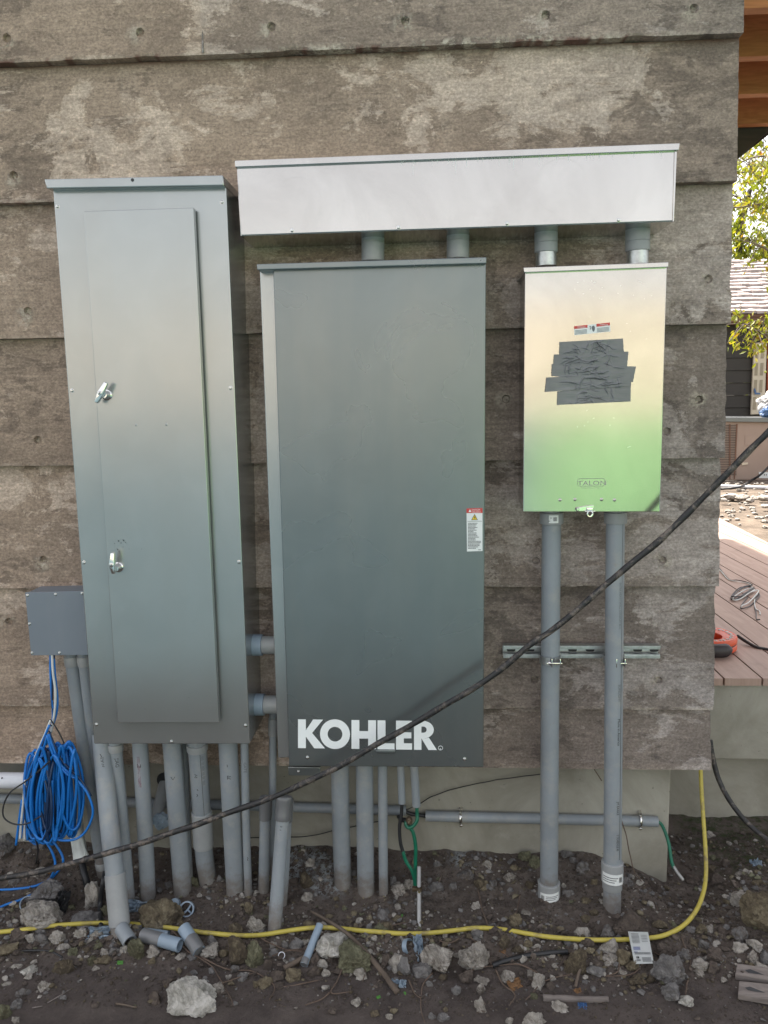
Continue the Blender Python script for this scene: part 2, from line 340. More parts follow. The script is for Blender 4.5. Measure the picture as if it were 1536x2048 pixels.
def prism(bm, pts, back, bev=0, mi=0):
    """front polygon (list of world points) extruded by vector"""
    vec = Vector(back); n = len(pts)
    a = [bm.verts.new(p) for p in pts]; b = [bm.verts.new(Vector(p)+vec) for p in pts]
    fs = [bm.faces.new(a), bm.faces.new(b[::-1])]
    for i in range(n): fs.append(bm.faces.new((a[i], b[i], b[(i+1) % n], a[(i+1) % n])))
    for f in fs: f.material_index = mi
    bmesh.ops.recalc_face_normals(bm, faces=fs)
    if bev:
        es = list({e for f in fs for e in f.edges})
        bmesh.ops.bevel(bm, geom=es, offset=bev, segments=2, affect='EDGES', profile=.5)
def qprism(bm, px, yf, yb, bev=.002, mi=0): prism(bm, [P(x, y, yf) for x, y in px], (0, yb-yf, 0), bev, mi)
def box(bm, a, b, bev=0, mi=0):
    (x0, y0, z0), (x1, y1, z1) = a, b
    prism(bm, [(x0, y0, z0), (x1, y0, z0), (x1, y0, z1), (x0, y0, z1)], (0, y1-y0, 0), bev, mi)
def frame_for(d):
    d = Vector(d).normalized(); u = d.orthogonal().normalized(); return u, d.cross(u)
def tube(bm, pts, rad, n=12, caps=True, mi=0, flat=1.0):
    pts = [Vector(p) for p in pts]; rings = []; u = None
    for i, p in enumerate(pts):
        d = (pts[min(i+1, len(pts)-1)]-pts[max(i-1, 0)])
        if d.length < 1e-9: d = Vector((0, 0, 1))
        d.normalize()
        if u is None: u = d.orthogonal().normalized()
        u = (u - d*u.dot(d)); u.normalize(); v = d.cross(u)
        r = rad[i] if isinstance(rad, (list, tuple)) else rad
        rings.append([bm.verts.new(p+u*math.cos(2*math.pi*j/n)*r+v*math.sin(2*math.pi*j/n)*r*flat) for j in range(n)])
    for a, b in zip(rings, rings[1:]):
        for j in range(n):
            f = bm.faces.new((a[j], a[(j+1) % n], b[(j+1) % n], b[j])); f.material_index = mi
    if caps:
        f = bm.faces.new(rings[0][::-1]); f.material_index = mi; f = bm.faces.new(rings[-1]); f.material_index = mi
def hollow(bm, p0, p1, ro, ri_, n=24, mi=0):
    p0, p1 = Vector(p0), Vector(p1); u, v = frame_for(p1-p0)
    R4 = [[bm.verts.new(p+(u*math.cos(2*math.pi*j/n)+v*math.sin(2*math.pi*j/n))*r) for j in range(n)] for p, r in ((p0, ri_), (p0, ro), (p1, ro), (p1, ri_))]
    for a in range(4):
        A, C_ = R4[a], R4[(a+1) % 4]
        for j in range(n):
            f = bm.faces.new((A[j], A[(j+1) % n], C_[(j+1) % n], C_[j])); f.material_index = mi
def lathe(bm, p0, axis, prof, n=20, mi=0):
    """prof: list of (along, radius)"""
    p0 = Vector(p0); d = Vector(axis).normalized(); u, v = frame_for(d); rs = []
    for a, r in prof:
        rs.append([bm.verts.new(p0+d*a+(u*math.cos(2*math.pi*j/n)+v*math.sin(2*math.pi*j/n))*r) for j in range(n)])
    for A, C_ in zip(rs, rs[1:]):
        for j in range(n): bm.faces.new((A[j], A[(j+1) % n], C_[(j+1) % n], C_[j])).material_index = mi
    bm.faces.new(rs[0][::-1]).material_index = mi; bm.faces.new(rs[-1]).material_index = mi
def crom(pts, k=8):
    pts = [Vector(p) for p in pts]; q = [pts[0]*2-pts[1]]+pts+[pts[-1]*2-pts[-2]]; out = []
    for i in range(1, len(q)-2):
        a, b, c, d = q[i-1:i+3]
        for j in range(k):
            t = j/k; out.append(.5*((2*b)+(c-a)*t+(2*a-5*b+4*c-d)*t*t+(3*b-a-3*c+d)*t**3))
    out.append(pts[-1]); return out
def jitter(pts, a, f=3, seed=0):
    return [p+Vector((noise.noise(p*f+Vector((seed, 0, 0))), noise.noise(p*f+Vector((0, seed, 9))), noise.noise(p*f+Vector((5, 0, seed)))))*a for p in pts]
def text_bm(s, size=1.0, thick=0, align='CENTER'):
    cu = bpy.data.curves.new('t', 'FONT'); cu.body = s; cu.size = size; cu.align_x = align; cu.extrude = thick; cu.resolution_u = 2
    o = bpy.data.objects.new('t', cu); COL.objects.link(o)
    dg = bpy.context.evaluated_depsgraph_get(); me = bpy.data.meshes.new_from_object(o.evaluated_get(dg))
    bm = B(); bm.from_mesh(me); bpy.data.objects.remove(o); bpy.data.meshes.remove(me); return bm
def fr(p, s=1.0, seed=0): return noise.noise(Vector((p[0]*s+seed, p[1]*s, p[2]*s)))
def screw(parent, px, py, Y, r=.0045, mat='steel_screw'):
    bm = B(); c = P(px, py, Y)
    lathe(bm, c+Vector((0, .001, 0)), (0, -1, 0), [(0, r*1.25), (.0012, r*1.25), (.0014, r), (.0035, r*.85), (.0045, r*.5)], 14)
    box(bm, (c.x-r*.6, c.y-.0042, c.z-r*.13), (c.x+r*.6, c.y-.0036, c.z+r*.13))
    return obj('screw', bm, mat, parent, 30)

# ------------------------------------------------------------------ terrain
def gz(x, y):
    ks = [(-3, -.10), (-1.3, -.10), (-.6, -.088), (-.42, -.075), (-.3, -.045), (-.2, -.038), (-.12, -.030), (-.05, -.008), (.06, .030), (.4, .03)]
    if y <= ks[0][0]: z = ks[0][1]
    elif y >= ks[-1][0]: z = ks[-1][1]
    else:
        for (a, za), (b, zb) in zip(ks, ks[1:]):
            if a <= y <= b: z = za+(zb-za)*(y-a)/(b-a); break
    t = min(1, max(0, (x-.55)/.25)); z = z*(1-t)+t*min(z, -.045)     # the bank ends where the footing ends
    z -= .05*math.exp(-((x-.86)/.13)**2-((y+.03)/.14)**2)            # hollow by the footing corner
    z += .03*math.exp(-((x-1.15)/.2)**2-((y+.05)/.22)**2)
    z -= .035*math.exp(-((x+1.0)/.22)**2-((y+.16)/.12)**2)           # dug trench where the left conduits go down
    z += .02*math.exp(-((x+.35)/.2)**2-((y+.02)/.10)**2)
    z += .015*math.exp(-((x+1.35)/.15)**2-((y-.02)/.12)**2)
    return z
FEET = []
def gzn(x, y):
    p = Vector((x, y, 0)); a = .35 if y < -.42 else 1.0
    hp = sum(.016*math.exp(-((x-fx)**2+(y-fy)**2)/.0022) for fx, fy in FEET)*(.6+.8*abs(noise.noise(p*22)))
    z = gz(x, y)+hp+.010*noise.noise(p*5)+a*(.010*noise.noise(p*13)+.006*noise.noise(p*31)+.004*abs(noise.noise(p*70)))
    return z
def G(px, py, dz=0):
    d = ray(px, py).normalized(); t = 1.2
    for _ in range(400):
        q = CAM+d*t
        if q.z <= gz(q.x, q.y)+dz: break
        t += .01
    lo, hi = t-.01, t
    for _ in range(12):
        mid = (lo+hi)/2; q = CAM+d*mid
        if q.z <= gz(q.x, q.y)+dz: hi = mid
        else: lo = mid
    return CAM+d*hi
def axis_pts(lo, hi, a, b, fine, coarse):
    v = [lo]
    while v[-1] < hi: v.append(v[-1]+(fine if a <= v[-1] < b else coarse))
    return v
for q in [(241, 1868), (259, 1815), (297, 1800), (366, 1784), (417, 1764), (472, 1790), (497, 1796), (527, 1786), (549, 1860), (686, 1770), (732, 1786), (767, 1792), (1098, 1792), (1224, 1822), (838, 1862)]:
    g_ = G(*q); FEET.append((g_.x, g_.y+.004))
bm = B(); xs = axis_pts(-3.2, 3.2, -1.6, 1.5, .0065, .05); ys = axis_pts(-1.8, 1.2, -.62, .12, .0065, .03)
grid = [[bm.verts.new((x, y, gzn(x, y))) for x in xs] for y in ys]
for i in range(len(ys)-1):
    for j in range(len(xs)-1): bm.faces.new((grid[i][j], grid[i][j+1], grid[i+1][j+1], grid[i+1][j]))
pw = [G(600, 1722), G(640, 1735), G(660, 1765), G(925, 1718), G(1285, 1705)]
cl = bm.loops.layers.float_color.new('mask') if hasattr(bm.loops.layers, 'float_color') else bm.loops.layers.color.new('mask')
for f in bm.faces:
    for l in f.loops:
        c = l.vert.co
        r_ = sum(math.exp(-((c.x-p.x)/s)**2-((c.y-p.y)/(s*.8))**2) for p, s in zip(pw, (.065, .06, .05, .035, .03)))
        g_ = min(1, max(0, (-.36-c.y)/.08)); b_ = min(1, max(0, (c.x-.9)/.1))*min(1, max(0, (c.y+.0)/.1))*.9
        l[cl] = (min(1, r_*2.0), g_, b_, 1)
s_ = obj('soil', bm, 'soil', smooth=0); tag(s_, kind='structure')
bm = B(); face(bm, [(-300, -300, -.125), (300, -300, -.125), (300, 300, -.125), (-300, 300, -.125)])
tag(obj('ground', bm, 'yard_ground'), kind='structure')

# ------------------------------------------------------------------ concrete wall cast in lapped courses
XR = .915; YB = -.035; JZ = [.384, .589, .997, 1.402, 1.806, 2.216, 2.620, 3.03]
holes = [(13, 85), (274, 71), (536, 64), (806, 50), (1088, 36), (1378, 28), (28, 360), (52, 630), (72, 880), (88, 1122), (13, 1247),
         (1322, 1122), (1068, 1122), (1396, 800), (1311, 1361), (1062, 1361), (1410, 562), (1325, 865), (1008, 800)]
HW = [P(x, y, -.02) for x, y in holes]
bm = B(); cl = bm.loops.layers.float_color.new('mask'); CID = []
XL = -1.75; STEP = .012; NX = int(round((XR-XL)/STEP))
wall_faces = []
for ci in range(len(JZ)-1):
    z0, z1 = JZ[ci], JZ[ci+1]; NZ = max(8, int(round((z1-z0)/STEP)))
    V_ = []
    for j in range(NZ+1):
        v = j/NZ; row = []
        for i in range(NX+1):
            x = XL+(XR-XL)*i/NX; z = z0+(z1-z0)*v; y = YB*(1-v)
            p = Vector((x, ci*3.1, z))
            y += .0022*noise.noise(p*3)+.0012*noise.noise(p*11)
            if j == 0:
                ch = max(0, noise.noise(Vector((x*9, ci, 0)))-.15)*.012+abs(noise.noise(Vector((x*60, ci, 3))))*.0022
                z += ch; y += ch*.8
            if i == NX: x += -.004+.004*noise.noise(Vector((ci, 0, z*30)))-max(0, noise.noise(Vector((ci*2, 4, z*8)))-.1)*.018+.0
            elif j == NZ: pass
            row.append(bm.verts.new((x, y, z)))
        V_.append(row)
    skip = set()
    for h in HW:
        if z0+.03 < h.z < z1-.03:
            i0 = int((h.x-XL)/STEP)-1; j0 = int((h.z-z0)/(z1-z0)*NZ)-1
            if i0 < 1 or i0+4 >= NX or j0 < 1 or j0+4 > NZ: continue
            for a in range(4):
                for b in range(4): skip.add((i0+a, j0+b))
            loop = [(i0+a, j0) for a in range(4)]+[(i0+4, j0+b) for b in range(4)]+[(i0+4-a, j0+4) for a in range(4)]+[(i0, j0+4-b) for b in range(4)]
            c = (V_[j0][i0].co+V_[j0+4][i0+4].co)/2
            outer = [V_[b][a] for a, b in loop]
            rings = [outer]
            for r_, dy in ((.0135, -.0006), (.0115, .004), (.0095, .011)):
                ring = []
                for q in outer:
                    d = Vector((q.co.x-c.x, 0, q.co.z-c.z)); d.normalize()
                    jr = r_*(1+.16*noise.noise(Vector((d.x*3+h.x*9, d.z*3, h.z)))*(1 if r_ > .012 else .3))
                    ring.append(bm.verts.new((c.x+d.x*jr, c.y+dy, c.z+d.z*jr)))
                rings.append(ring)
            for A, Bq in zip(rings, rings[1:]):
                for q in range(16):
                    f = bm.faces.new((A[q], A[(q+1) % 16], Bq[(q+1) % 16], Bq[q]))
            bm.faces.new(rings[-1])
            for a in range(1, 4):
                for b in range(1, 4): bm.verts.remove(V_[j0+b][i0+a])
    for j in range(NZ):
        for i in range(NX):
            if (i, j) in skip: continue
            bm.faces.new((V_[j][i], V_[j][i+1], V_[j+1][i+1], V_[j+1][i]))
    # underside of the lap, end face and the strip that joins the next course
    low = [bm.verts.new((q.co.x, .06, z0+.001*0)) for q in V_[0]]
    for i in range(NX): bm.faces.new((low[i], low[i+1], V_[0][i+1], V_[0][i]))
    endb = [bm.verts.new((V_[j][NX].co.x-.003, .30, V_[j][NX].co.z)) for j in range(NZ+1)]
    for j in range(NZ): bm.faces.new((V_[j][NX], endb[j], endb[j+1], V_[j+1][NX]))
    bm.faces.index_update(); CID += [.07+.13*((ci*5) % 7)]*(len(bm.faces)-len(CID))
# the rest of the building, beyond the picture: left, above and behind
box(bm, (-7, -.012, JZ[0]), (XL+.002, .3, 4.6)); box(bm, (XL, -.012, JZ[-1]), (XR-.01, .3, 4.6))
box(bm, (-7, .302, JZ[0]), (XR-.012, 5.0, 4.6))
HB = [(h.x, h.z) for h in HW]; bm.faces.index_update()
for f in bm.faces:
    for l in f.loops:
        c = l.vert.co; z = c.z; chip = 0; rust = 0
        for ci, jz in enumerate(JZ[:-1]):
            if -.004 <= z-jz < .035:
                amp = 1.0 if (ci == 6) else (.5 if ci in (5, 1) else .22)
                if ci == 6: amp *= 1.25*math.exp(-((c.x-.05)/.45)**2)+.22
                chip = max(chip, amp*max(0, 1-(z-jz)/(.022 if ci == 6 else .009)))
                if z-jz < .003 and c.y > -.034 and ci in (5, 6): rust = 1 if ci == 6 else .6
            if 0 < jz-z < .02 and ci in (5, 6): rust = max(rust, .75*(1-(jz-z)/.016)*max(0, .4+noise.noise(Vector((c.x*3, 1, ci)))*1.6))
        for hx, hz in HB:
            d = math.hypot(c.x-hx, c.z-hz)
            if d < .035: chip = max(chip, 1.0*(1-d/.035)*(.9+.9*noise.noise(Vector((hx*20, hz*7, 0)))))
            if d < .0145: chip = .55
        warm = .5-.34*c.x+(z-1.2)*.28+.15*noise.noise(Vector((c.x*.8, int(z/.405)*2.1, 0)))  # tan of the boards, plus the sunlit upper left painted into the colour
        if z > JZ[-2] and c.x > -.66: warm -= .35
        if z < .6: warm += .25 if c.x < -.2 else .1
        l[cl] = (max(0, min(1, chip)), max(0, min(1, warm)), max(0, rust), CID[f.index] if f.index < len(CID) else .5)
bmesh.ops.recalc_face_normals(bm, faces=bm.faces)
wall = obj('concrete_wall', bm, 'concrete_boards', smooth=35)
tag(wall, 'blotchy brown grey concrete wall in lapped courses with tie holes, behind the electrical boxes', 'wall')
# vertical form seam in the top course
bm = B(); a = P(405, 2, -.013); b = P(413, 98, -.034)
tube(bm, crom([Vector((a.x-.004, -.010, 2.9)), Vector((a.x-.003, -.012, 2.8)), Vector((a.x, -.022, 2.72)), Vector((a.x, -.036, 2.626))], 4), .0035, 6)
obj('form_seam', bm, 'concrete_boards', wall, 0)
# footing below the laps
bm = B(); box(bm, (-7, .06, -.3), (.812, .5, .44), .006)
for f in bm.faces: pass
tag(obj('foundation_wall', bm, 'concrete_plain', smooth=30), 'smooth olive grey footing wall below the lapped concrete, behind the conduits', 'foundation')

# ------------------------------------------------------------------ porch: deck, its wall, rafters
DZ = PZ(1480, 1357, 0).z*0+P(1480, 1357, .38).z
def D(px, py): return PZ(px, py, DZ)
d1 = D(1510, 1287)-D(1424, 1222); d2 = D(1536, 1257)-D(1424, 1180); dd = (d1.normalized()+d2.normalized()).normalized()
ang = math.atan2(dd.y, dd.x)
nn = Vector((-dd.y, dd.x, 0))
mp.inputs['Rotation'].default_value = (0, 0, -ang)
off1 = D(1424, 1222).dot(nn); off2 = D(1424, 1180).dot(nn); off3 = D(1463, 1308).dot(nn)
BW = .14
e0, e1 = D(1437, 1035), D(1536, 1085); ed = (e1-e0).normalized(); en = Vector((-ed.y, ed.x, 0))
if en.x < 0: en = -en
bm = B()
for kk in range(-40, 60):
    o0 = off1+kk*BW; g = .0035
    c0 = nn*o0
    q = [c0+dd*(-12)+nn*g, c0+dd*14+nn*g, c0+dd*14+nn*(BW-g), c0+dd*(-12)+nn*(BW-g)]
    prism(bm, [Vector((a.x, a.y, DZ)) for a in q], (0, 0, -.028))
def cut(co, no):
    r_ = bmesh.ops.bisect_plane(bm, geom=bm.verts[:]+bm.edges[:]+bm.faces[:], plane_co=co, plane_no=no, clear_outer=True)
    es = [e for e in r_['geom_cut'] if isinstance(e, bmesh.types.BMEdge)]
    bmesh.ops.edgeloop_fill(bm, edges=es)
cut(Vector((0, .38, 0)), Vector((0, -1, 0))); cut(Vector((XR+.01, 0, 0)), Vector((-1, 0, 0))); cut(Vector((0, 6.5, 0)), Vector((0, 1, 0)))
cut(Vector((e0.x, e0.y, 0)), en)
bl = bm.loops.layers.float_color.new('board')
for f in bm.faces:
    t = (f.calc_center_median().dot(nn)-off1)//BW; v = (noise.noise(Vector((t*7.3, 1.1, 0)))+1)/2
    for l in f.loops: l[bl] = (v, v, v, 1)
deck = thing('wooden_deck', 'reddish brown wooden deck of diagonal boards beyond the right end of the wall', 'deck', (1.5, .38, DZ))
obj('deck_boards', bm, 'deck_boards', deck)
bm = B(); tube(bm, [(XR, .405, DZ-.034), (2.4, .405, DZ-.034)], .004, 6)
z1 = P(1480, 1370, .38).z
box(bm, (.6, .395, z1-.3), (2.55, .45, DZ-.03), .004)
tag(obj('deck_beam', bm, 'concrete_plain', smooth=30, loc=(1.5, .4, z1)), 'grey concrete edge beam directly under the deck boards', 'beam')
zb = P(1480, 1474, .4).z
bm = B(); box(bm, (.6, .455, -.4), (2.55, .60, zb+.02), .004)
tag(obj('deck_footing', bm, 'concrete_plain', smooth=30), 'pale grey concrete footing wall under the deck edge beam', 'foundation')
bm = B(); pb = [P(1400, 1367, .39)]
roof = thing('porch_roof', 'orange cedar porch roof with rafters above the deck', 'porch roof', (1.5, 2, 3))
zb1 = P(1500, 113, .5).z
def yfor(py, z): return PZ(1500, py, z).y
rows = [(.5, zb1), (yfor(188, zb1), zb1)]
dy = rows[1][0]-rows[0][0]
y_ = .5-dy
for i in range(4):
    yy = y_+dy*i
    bm = B(); box(bm, (XR+.005, yy, zb1), (4.6, yy+.045, zb1+.19), .002); obj('rafter', bm, 'cedar', roof)
bm = B()
for i in range(10):
    box(bm, (XR+.0, -.25+i*.14, zb1+.192), (4.8, -.25+i*.14+.137, zb1+.212))
obj('ceiling_boards', bm, 'cedar', roof)
bm = B(); box(bm, (-7.3, -.20, 4.6), (XR+.15, 5.4, 4.72)); box(bm, (XR+.0, -.3, zb1+.215), (4.9, 1.2, zb1+.27)); obj('roof_deck', bm, 'dark_timber', roof)
bm = B(); qprism(bm, [(1440, 216), (1483, 207), (1492, 203), (1500, 208), (1515, 191), (1640, 186), (1640, 150), (1660, 130), (1660, 200), (1440, 352)][:7]+[(1640, 196), (1640, 160)][:0]+[(1640, 170), (1440, 350)], 1.3, 1.52, .003)
obj('knee_brace', bm, 'dark_timber', roof)
# orange fish tape reel
c = D(1412, 1296); reel = thing('fish_tape_reel', 'round orange fish tape reel with white raised letters lying on the deck', 'cable reel', c)
Rr = (D(1474, 1302)-c).length
for nm, (za, zb_) in (('lower_shell', (.006, .030)), ('upper_shell', (.034, .062))):
    bm = B(); n = 64; prof = [(Rr*.52, za), (Rr*.97, za), (Rr, za+.004), (Rr, zb_-.006), (Rr*.96, zb_), (Rr*.60, zb_-.004*(nm == 'upper_shell')), (Rr*.52, zb_-.008)]
    rs = [[bm.verts.new(c+Vector((math.cos(2*math.pi*j/n)*r_, math.sin(2*math.pi*j/n)*r_, h))) for j in range(n)] for r_, h in prof]
    for i in range(len(rs)):
        A, Q = rs[i], rs[(i+1) % len(rs)]
        for j in range(n): bm.faces.new((A[j], A[(j+1) % n], Q[(j+1) % n], Q[j]))
    bmesh.ops.recalc_face_normals(bm, faces=bm.faces); obj(nm, bm, 'orange_plastic', reel, 40)
bm = B(); n = 60
tube(bm, [c+Vector((math.cos(2*math.pi*j/n)*Rr*.93, math.sin(2*math.pi*j/n)*Rr*.93, .032)) for j in range(n+1)], .006, 6, False); obj('steel_tape', bm, 'dark_grip', reel, 0)
bm = B(); hp = [c+Vector((math.cos(a_)*Rr*1.02, math.sin(a_)*Rr*1.02, .028)) for a_ in [R(x) for x in range(228, 306, 6)]]
tube(bm, hp, [.014, .022]+[.028]*(len(hp)-4)+[.022, .012], 12); obj('handle', bm, 'dark_grip', reel, 0)
bm = B()
for i, ch in enumerate("FISH TAPE"[::1]):
    pass
for i in range(15):       # moulded glyph strokes round the rim: worn and unreadable in the photo
    a_ = R(-100+i*11.5)
    for q in range(2):
        aa = a_+R(2.6*q); r1, r2 = Rr*(.74+.02*((i*7+q*3) % 3)), Rr*(.88-.03*((i*5+q) % 3))
        tube(bm, [c+Vector((math.cos(aa)*r1, math.sin(aa)*r1, .0615)), c+Vector((math.cos(aa+R(2.2*((i % 3)-1)))*r2, math.sin(aa+R(2.2*((i % 3)-1)))*r2, .0615))], .0022, 5)
obj('raised_letters', bm, 'white_tape', reel)
bm = B(); tp = [D(1474, 1285)+Vector((0, 0, .03)), D(1492, 1290)+Vector((0, 0, .015)), D(1515, 1297)+Vector((0, 0, .004)), D(1545, 1303)+Vector((0, 0, .004)), D(1640, 1330)+Vector((0, 0, .004))]
tube(bm, crom(tp, 6), .007, 8); obj('tape_lead', bm, 'black_rubber', reel, 0)
# bundle of stripped wires on the deck
wb = thing('wire_bundle', 'tangled bundle of black and white wires lying on the deck boards', 'wires', D(1500, 1190))
def dpts(l, h=.004): return [D(x, y)+Vector((0, 0, h+.004*(i % 2))) for i, (x, y) in enumerate(l)]
def wire(l, mat, r_=.0028, h=.004): bm = B(); tube(bm, crom(dpts(l, h), 8), r_, 6); obj('wire', bm, mat, wb, 0)
wire([(1438, 1140), (1446, 1150), (1456, 1160), (1470, 1165), (1490, 1167), (1500, 1172), (1505, 1178)], 'white_jacket')
wire([(1438, 1136), (1449, 1152), (1460, 1161), (1475, 1163), (1495, 1166), (1504, 1172)], 'black_wire_insulation')
wire([(1503, 1175), (1480, 1178), (1464, 1192), (1463, 1202), (1480, 1198), (1500, 1182), (1506, 1176)], 'black_wire_insulation')
wire([(1507, 1178), (1490, 1184), (1470, 1195), (1466, 1204), (1478, 1202), (1496, 1192), (1509, 1182)], 'white_jacket', h=.008)
wire([(1505, 1174), (1485, 1180), (1468, 1194), (1464, 1199), (1486, 1196), (1508, 1180)], 'black_wire_insulation', h=.012)
wire([(1510, 1180), (1492, 1190), (1475, 1200), (1466, 1203), (1462, 1198), (1480, 1184), (1504, 1173)], 'black_wire_insulation', h=.009)
wire([(1488, 1197), (1500, 1190), (1516, 1184), (1514, 1192), (1498, 1208), (1485, 1216), (1482, 1218)], 'white_jacket', h=.01)
wire([(1516, 1186), (1518, 1195), (1503, 1211), (1490, 1219), (1481, 1217), (1488, 1206), (1495, 1196)], 'black_wire_insulation')
wire([(1517, 1190), (1510, 1200), (1509, 1215), (1512, 1228), (1513, 1240), (1520, 1242)], 'black_wire_insulation')
wire([(1514, 1190), (1509, 1204), (1511, 1218), (1519, 1226), (1520, 1231)], 'white_jacket')

# ------------------------------------------------------------------ far yard: house, air conditioner, trees
YH = 16.0
house = thing('neighbour_house', 'low dark sided house with pale shingled roof seen past the wall end', 'house', (9, YH, 0))
bm = B(); zt = P(1480, 640, YH).z; x0 = P(1380, 800, YH).x
nb = 12
for i in range(nb):
    za, zb_ = -.1+(zt+.1)*i/nb, -.1+(zt+.1)*(i+1)/nb-.004
    prism(bm, [(x0-12, YH-.03, za), (x0+9, YH-.03, za), (x0+9, YH, zb_), (x0-12, YH, zb_)], (0, .2, 0))
obj('siding_wall', bm, 'dark_siding', house)
bm = B(); zf = P(1480, 628, YH-.5).z; box(bm, (x0-12.4, YH-.55, zf-.17), (x0+9.4, YH-.50, zf), .004); box(bm, (x0-12.4, YH-.5, zf-.19), (x0+9.4, YH+.0, zf-.165)); obj('fascia', bm, 'fascia', house)
zr = P(1480, 520, YH+3.0).z; rows_n = 15
bm = B(); rnd = random.Random(3)
for i in range(rows_n):
    t0, t1 = i/rows_n, (i+1)/rows_n
    ya, yb_ = YH-.65+3.65*t0, YH-.65+3.65*t1+.08; za, zb_ = zf+(zr-zf)*t0+.045, zf+(zr-zf)*t1+.045
    x = x0-12.5
    while x < x0+9.5:
        ww = rnd.uniform(.12, .3); dz = rnd.uniform(-.012, .014); dyy = rnd.uniform(-.04, .03)
        prism(bm, [(x, ya+dyy, za-.055+dz), (x+ww-.008, ya+dyy, za-.055+dz*.5), (x+ww-.008, ya+dyy, za+dz), (x, ya+dyy, za+dz)], (0, yb_-ya-dyy, zb_-za-.02)); x += ww
obj('shingle_roof', bm, 'shingle', house)
bm = B(); prism(bm, [(x0-12.4, YH-.6, zf-.02), (x0+9.4, YH-.6, zf-.02), (x0+9.4, YH+3, zr-.02), (x0-12.4, YH+3, zr-.02)], (0, 0, -.05)); prism(bm, [(x0-12.4, YH+3, zr-.02), (x0+9.4, YH+3, zr-.02), (x0+9.4, YH+6.5, zf-.02), (x0-12.4, YH+6.5, zf-.02)], (0, 0, -.05)); obj('roof_slab', bm, 'fascia', house)
Yw = YH-.12
wdw = B(); qprism(wdw, [(1509, 686), (1534, 683), (1529, 828), (1502, 829)], Yw, Yw+.06, .004); fw_ = obj('casement_window', wdw, 'cream_frame', house)
for rr in range(4):
    for cc in range(2):
        xa = 1512+cc*11-rr*1.7; ya = 692+rr*34
        bm = B(); qprism(bm, [(xa, ya), (xa+6, ya-.5), (xa+4.6, ya+25), (xa-1.4, ya+25)], Yw-.008, Yw-.002, 0); obj('pane', bm, 'frosted_pane', fw_)
bm = B(); qprism(bm, [(1510, 775), (1513, 785), (1521, 786), (1521, 789), (1510, 789), (1508, 780)], Yw-.05, Yw-.03, .003); obj('latch', bm, 'tarp_blue', fw_)
bm = B(); qprism(bm, [(1536, 640), (1700, 640), (1700, 900), (1531, 900)], YH-.08, YH-.04, 0); obj('brick_pier', bm, 'brick_red', house)
bm = B()
for i in range(7):
    box(bm, (x0+9.3, YH+i*.5, zf+.0), (x0+9.32, YH+i*.5+.1, zf+.02))
bm.free()
# air conditioner
YA = 13.6
def A(px, py, y=YA): return P(px, py, y)
ac = thing('air_conditioner', 'beige outdoor air conditioner cabinet with grey lid standing before the dark house', 'air conditioner', A(1500, 965))
bm = B(); qprism(bm, [(1400, 842), (1640, 846), (1640, 962), (1400, 960)], YA, YA+1.2, .02); obj('cabinet', bm, 'ac_beige', ac)
bm = B(); qprism(bm, [(1395, 834), (1650, 836), (1650, 846), (1395, 843)], YA-.08, YA+1.28, .01); obj('lid', bm, 'ac_lid', ac)
bm = B(); qprism(bm, [(1395, 961), (1650, 963), (1650, 969), (1395, 967)], YA-.05, YA+1.25, .005); obj('base_rail', bm, 'cream_frame', ac)
bm = B()
for i in range(30):
    yy = 850+i*3.4; qprism(bm, [(1420, yy), (1473, yy), (1473, yy+1.7), (1420, yy+1.7)], YA-.012, YA-.001, 0)
obj('louvre_grille', bm, 'ac_slot', ac)
bm = B(); qprism(bm, [(1459, 848), (1461, 848), (1461, 958), (1459, 958)], YA-.02, YA-.013, 0); qprism(bm, [(1473, 848), (1475.5, 848), (1470, 958), (1468, 958)], YA-.016, YA-.001, 0); obj('corner_seam', bm, 'fascia', ac)
bm = B(); qprism(bm, [(1490, 870), (1524, 872), (1524, 892), (1490, 891)], YA-.008, YA-.001, .003); obj('access_panel', bm, 'ac_beige', ac)
bm = B(); qprism(bm, [(1484, 926), (1496, 925), (1496, 929), (1484, 931)], YA-.03, YA-.001, .004); obj('handle', bm, 'cream_frame', ac)
bm = B(); qprism(bm, [(1518, 944), (1550, 945), (1550, 957), (1518, 956)], YA-.012, YA-.001, .002); lp_ = obj('socket_plate', bm, 'printed_sticker', ac)
bm = B()
for q in (1528, 1532, 1540): qprism(bm, [(q, 948), (q+1.5, 948), (q+1.5, 951), (q, 951)], YA-.016, YA-.0125, 0)
obj('socket_slot', bm, 'black_ink', lp_)
bm = B(); tube(bm, crom([PZ(1380, 972, -.09), PZ(1436, 972, -.09), PZ(1490, 974, -.09), PZ(1600, 977, -.09)], 6), .03, 8); tag(obj('drain_pipe', bm, 'white_pvc', smooth=0, loc=PZ(1450, 972, -.1)), 'thin white pipe running along the ground at the foot of the air conditioner', 'pipe')
bm = B(); tube(bm, crom([PZ(1440, 978, -.09), PZ(1480, 974, -.05), A(1500, 962, 13.3), A(1520, 950, 13.3), A(1545, 925, 13.3), A(1600, 860, 13.3)], 8), .022, 8); tag(obj('far_cable', bm, 'black_rubber', smooth=0, loc=PZ(1480, 974, -.1)), 'black cable hanging in front of the beige air conditioner', 'cable')
tp = thing('tarp_bundle', 'crumpled grey and blue tarp bundle lying on top of the air conditioner', 'tarp', A(1540, 834))
def lump(c, s, seed, sub=3, amp=.3, fr_=2.0):
    bm = B(); bmesh.ops.create_icosphere(bm, subdivisions=sub, radius=1)
    for v in bm.verts:
        n_ = 1+amp*noise.noise(v.co*fr_+Vector((seed, 0, 0)))+amp*.4*noise.noise(v.co*fr_*2.7+Vector((0, seed, 0)))
        v.co = Vector((v.co.x*s[0], v.co.y*s[1], v.co.z*s[2]))*n_+c
    return bm
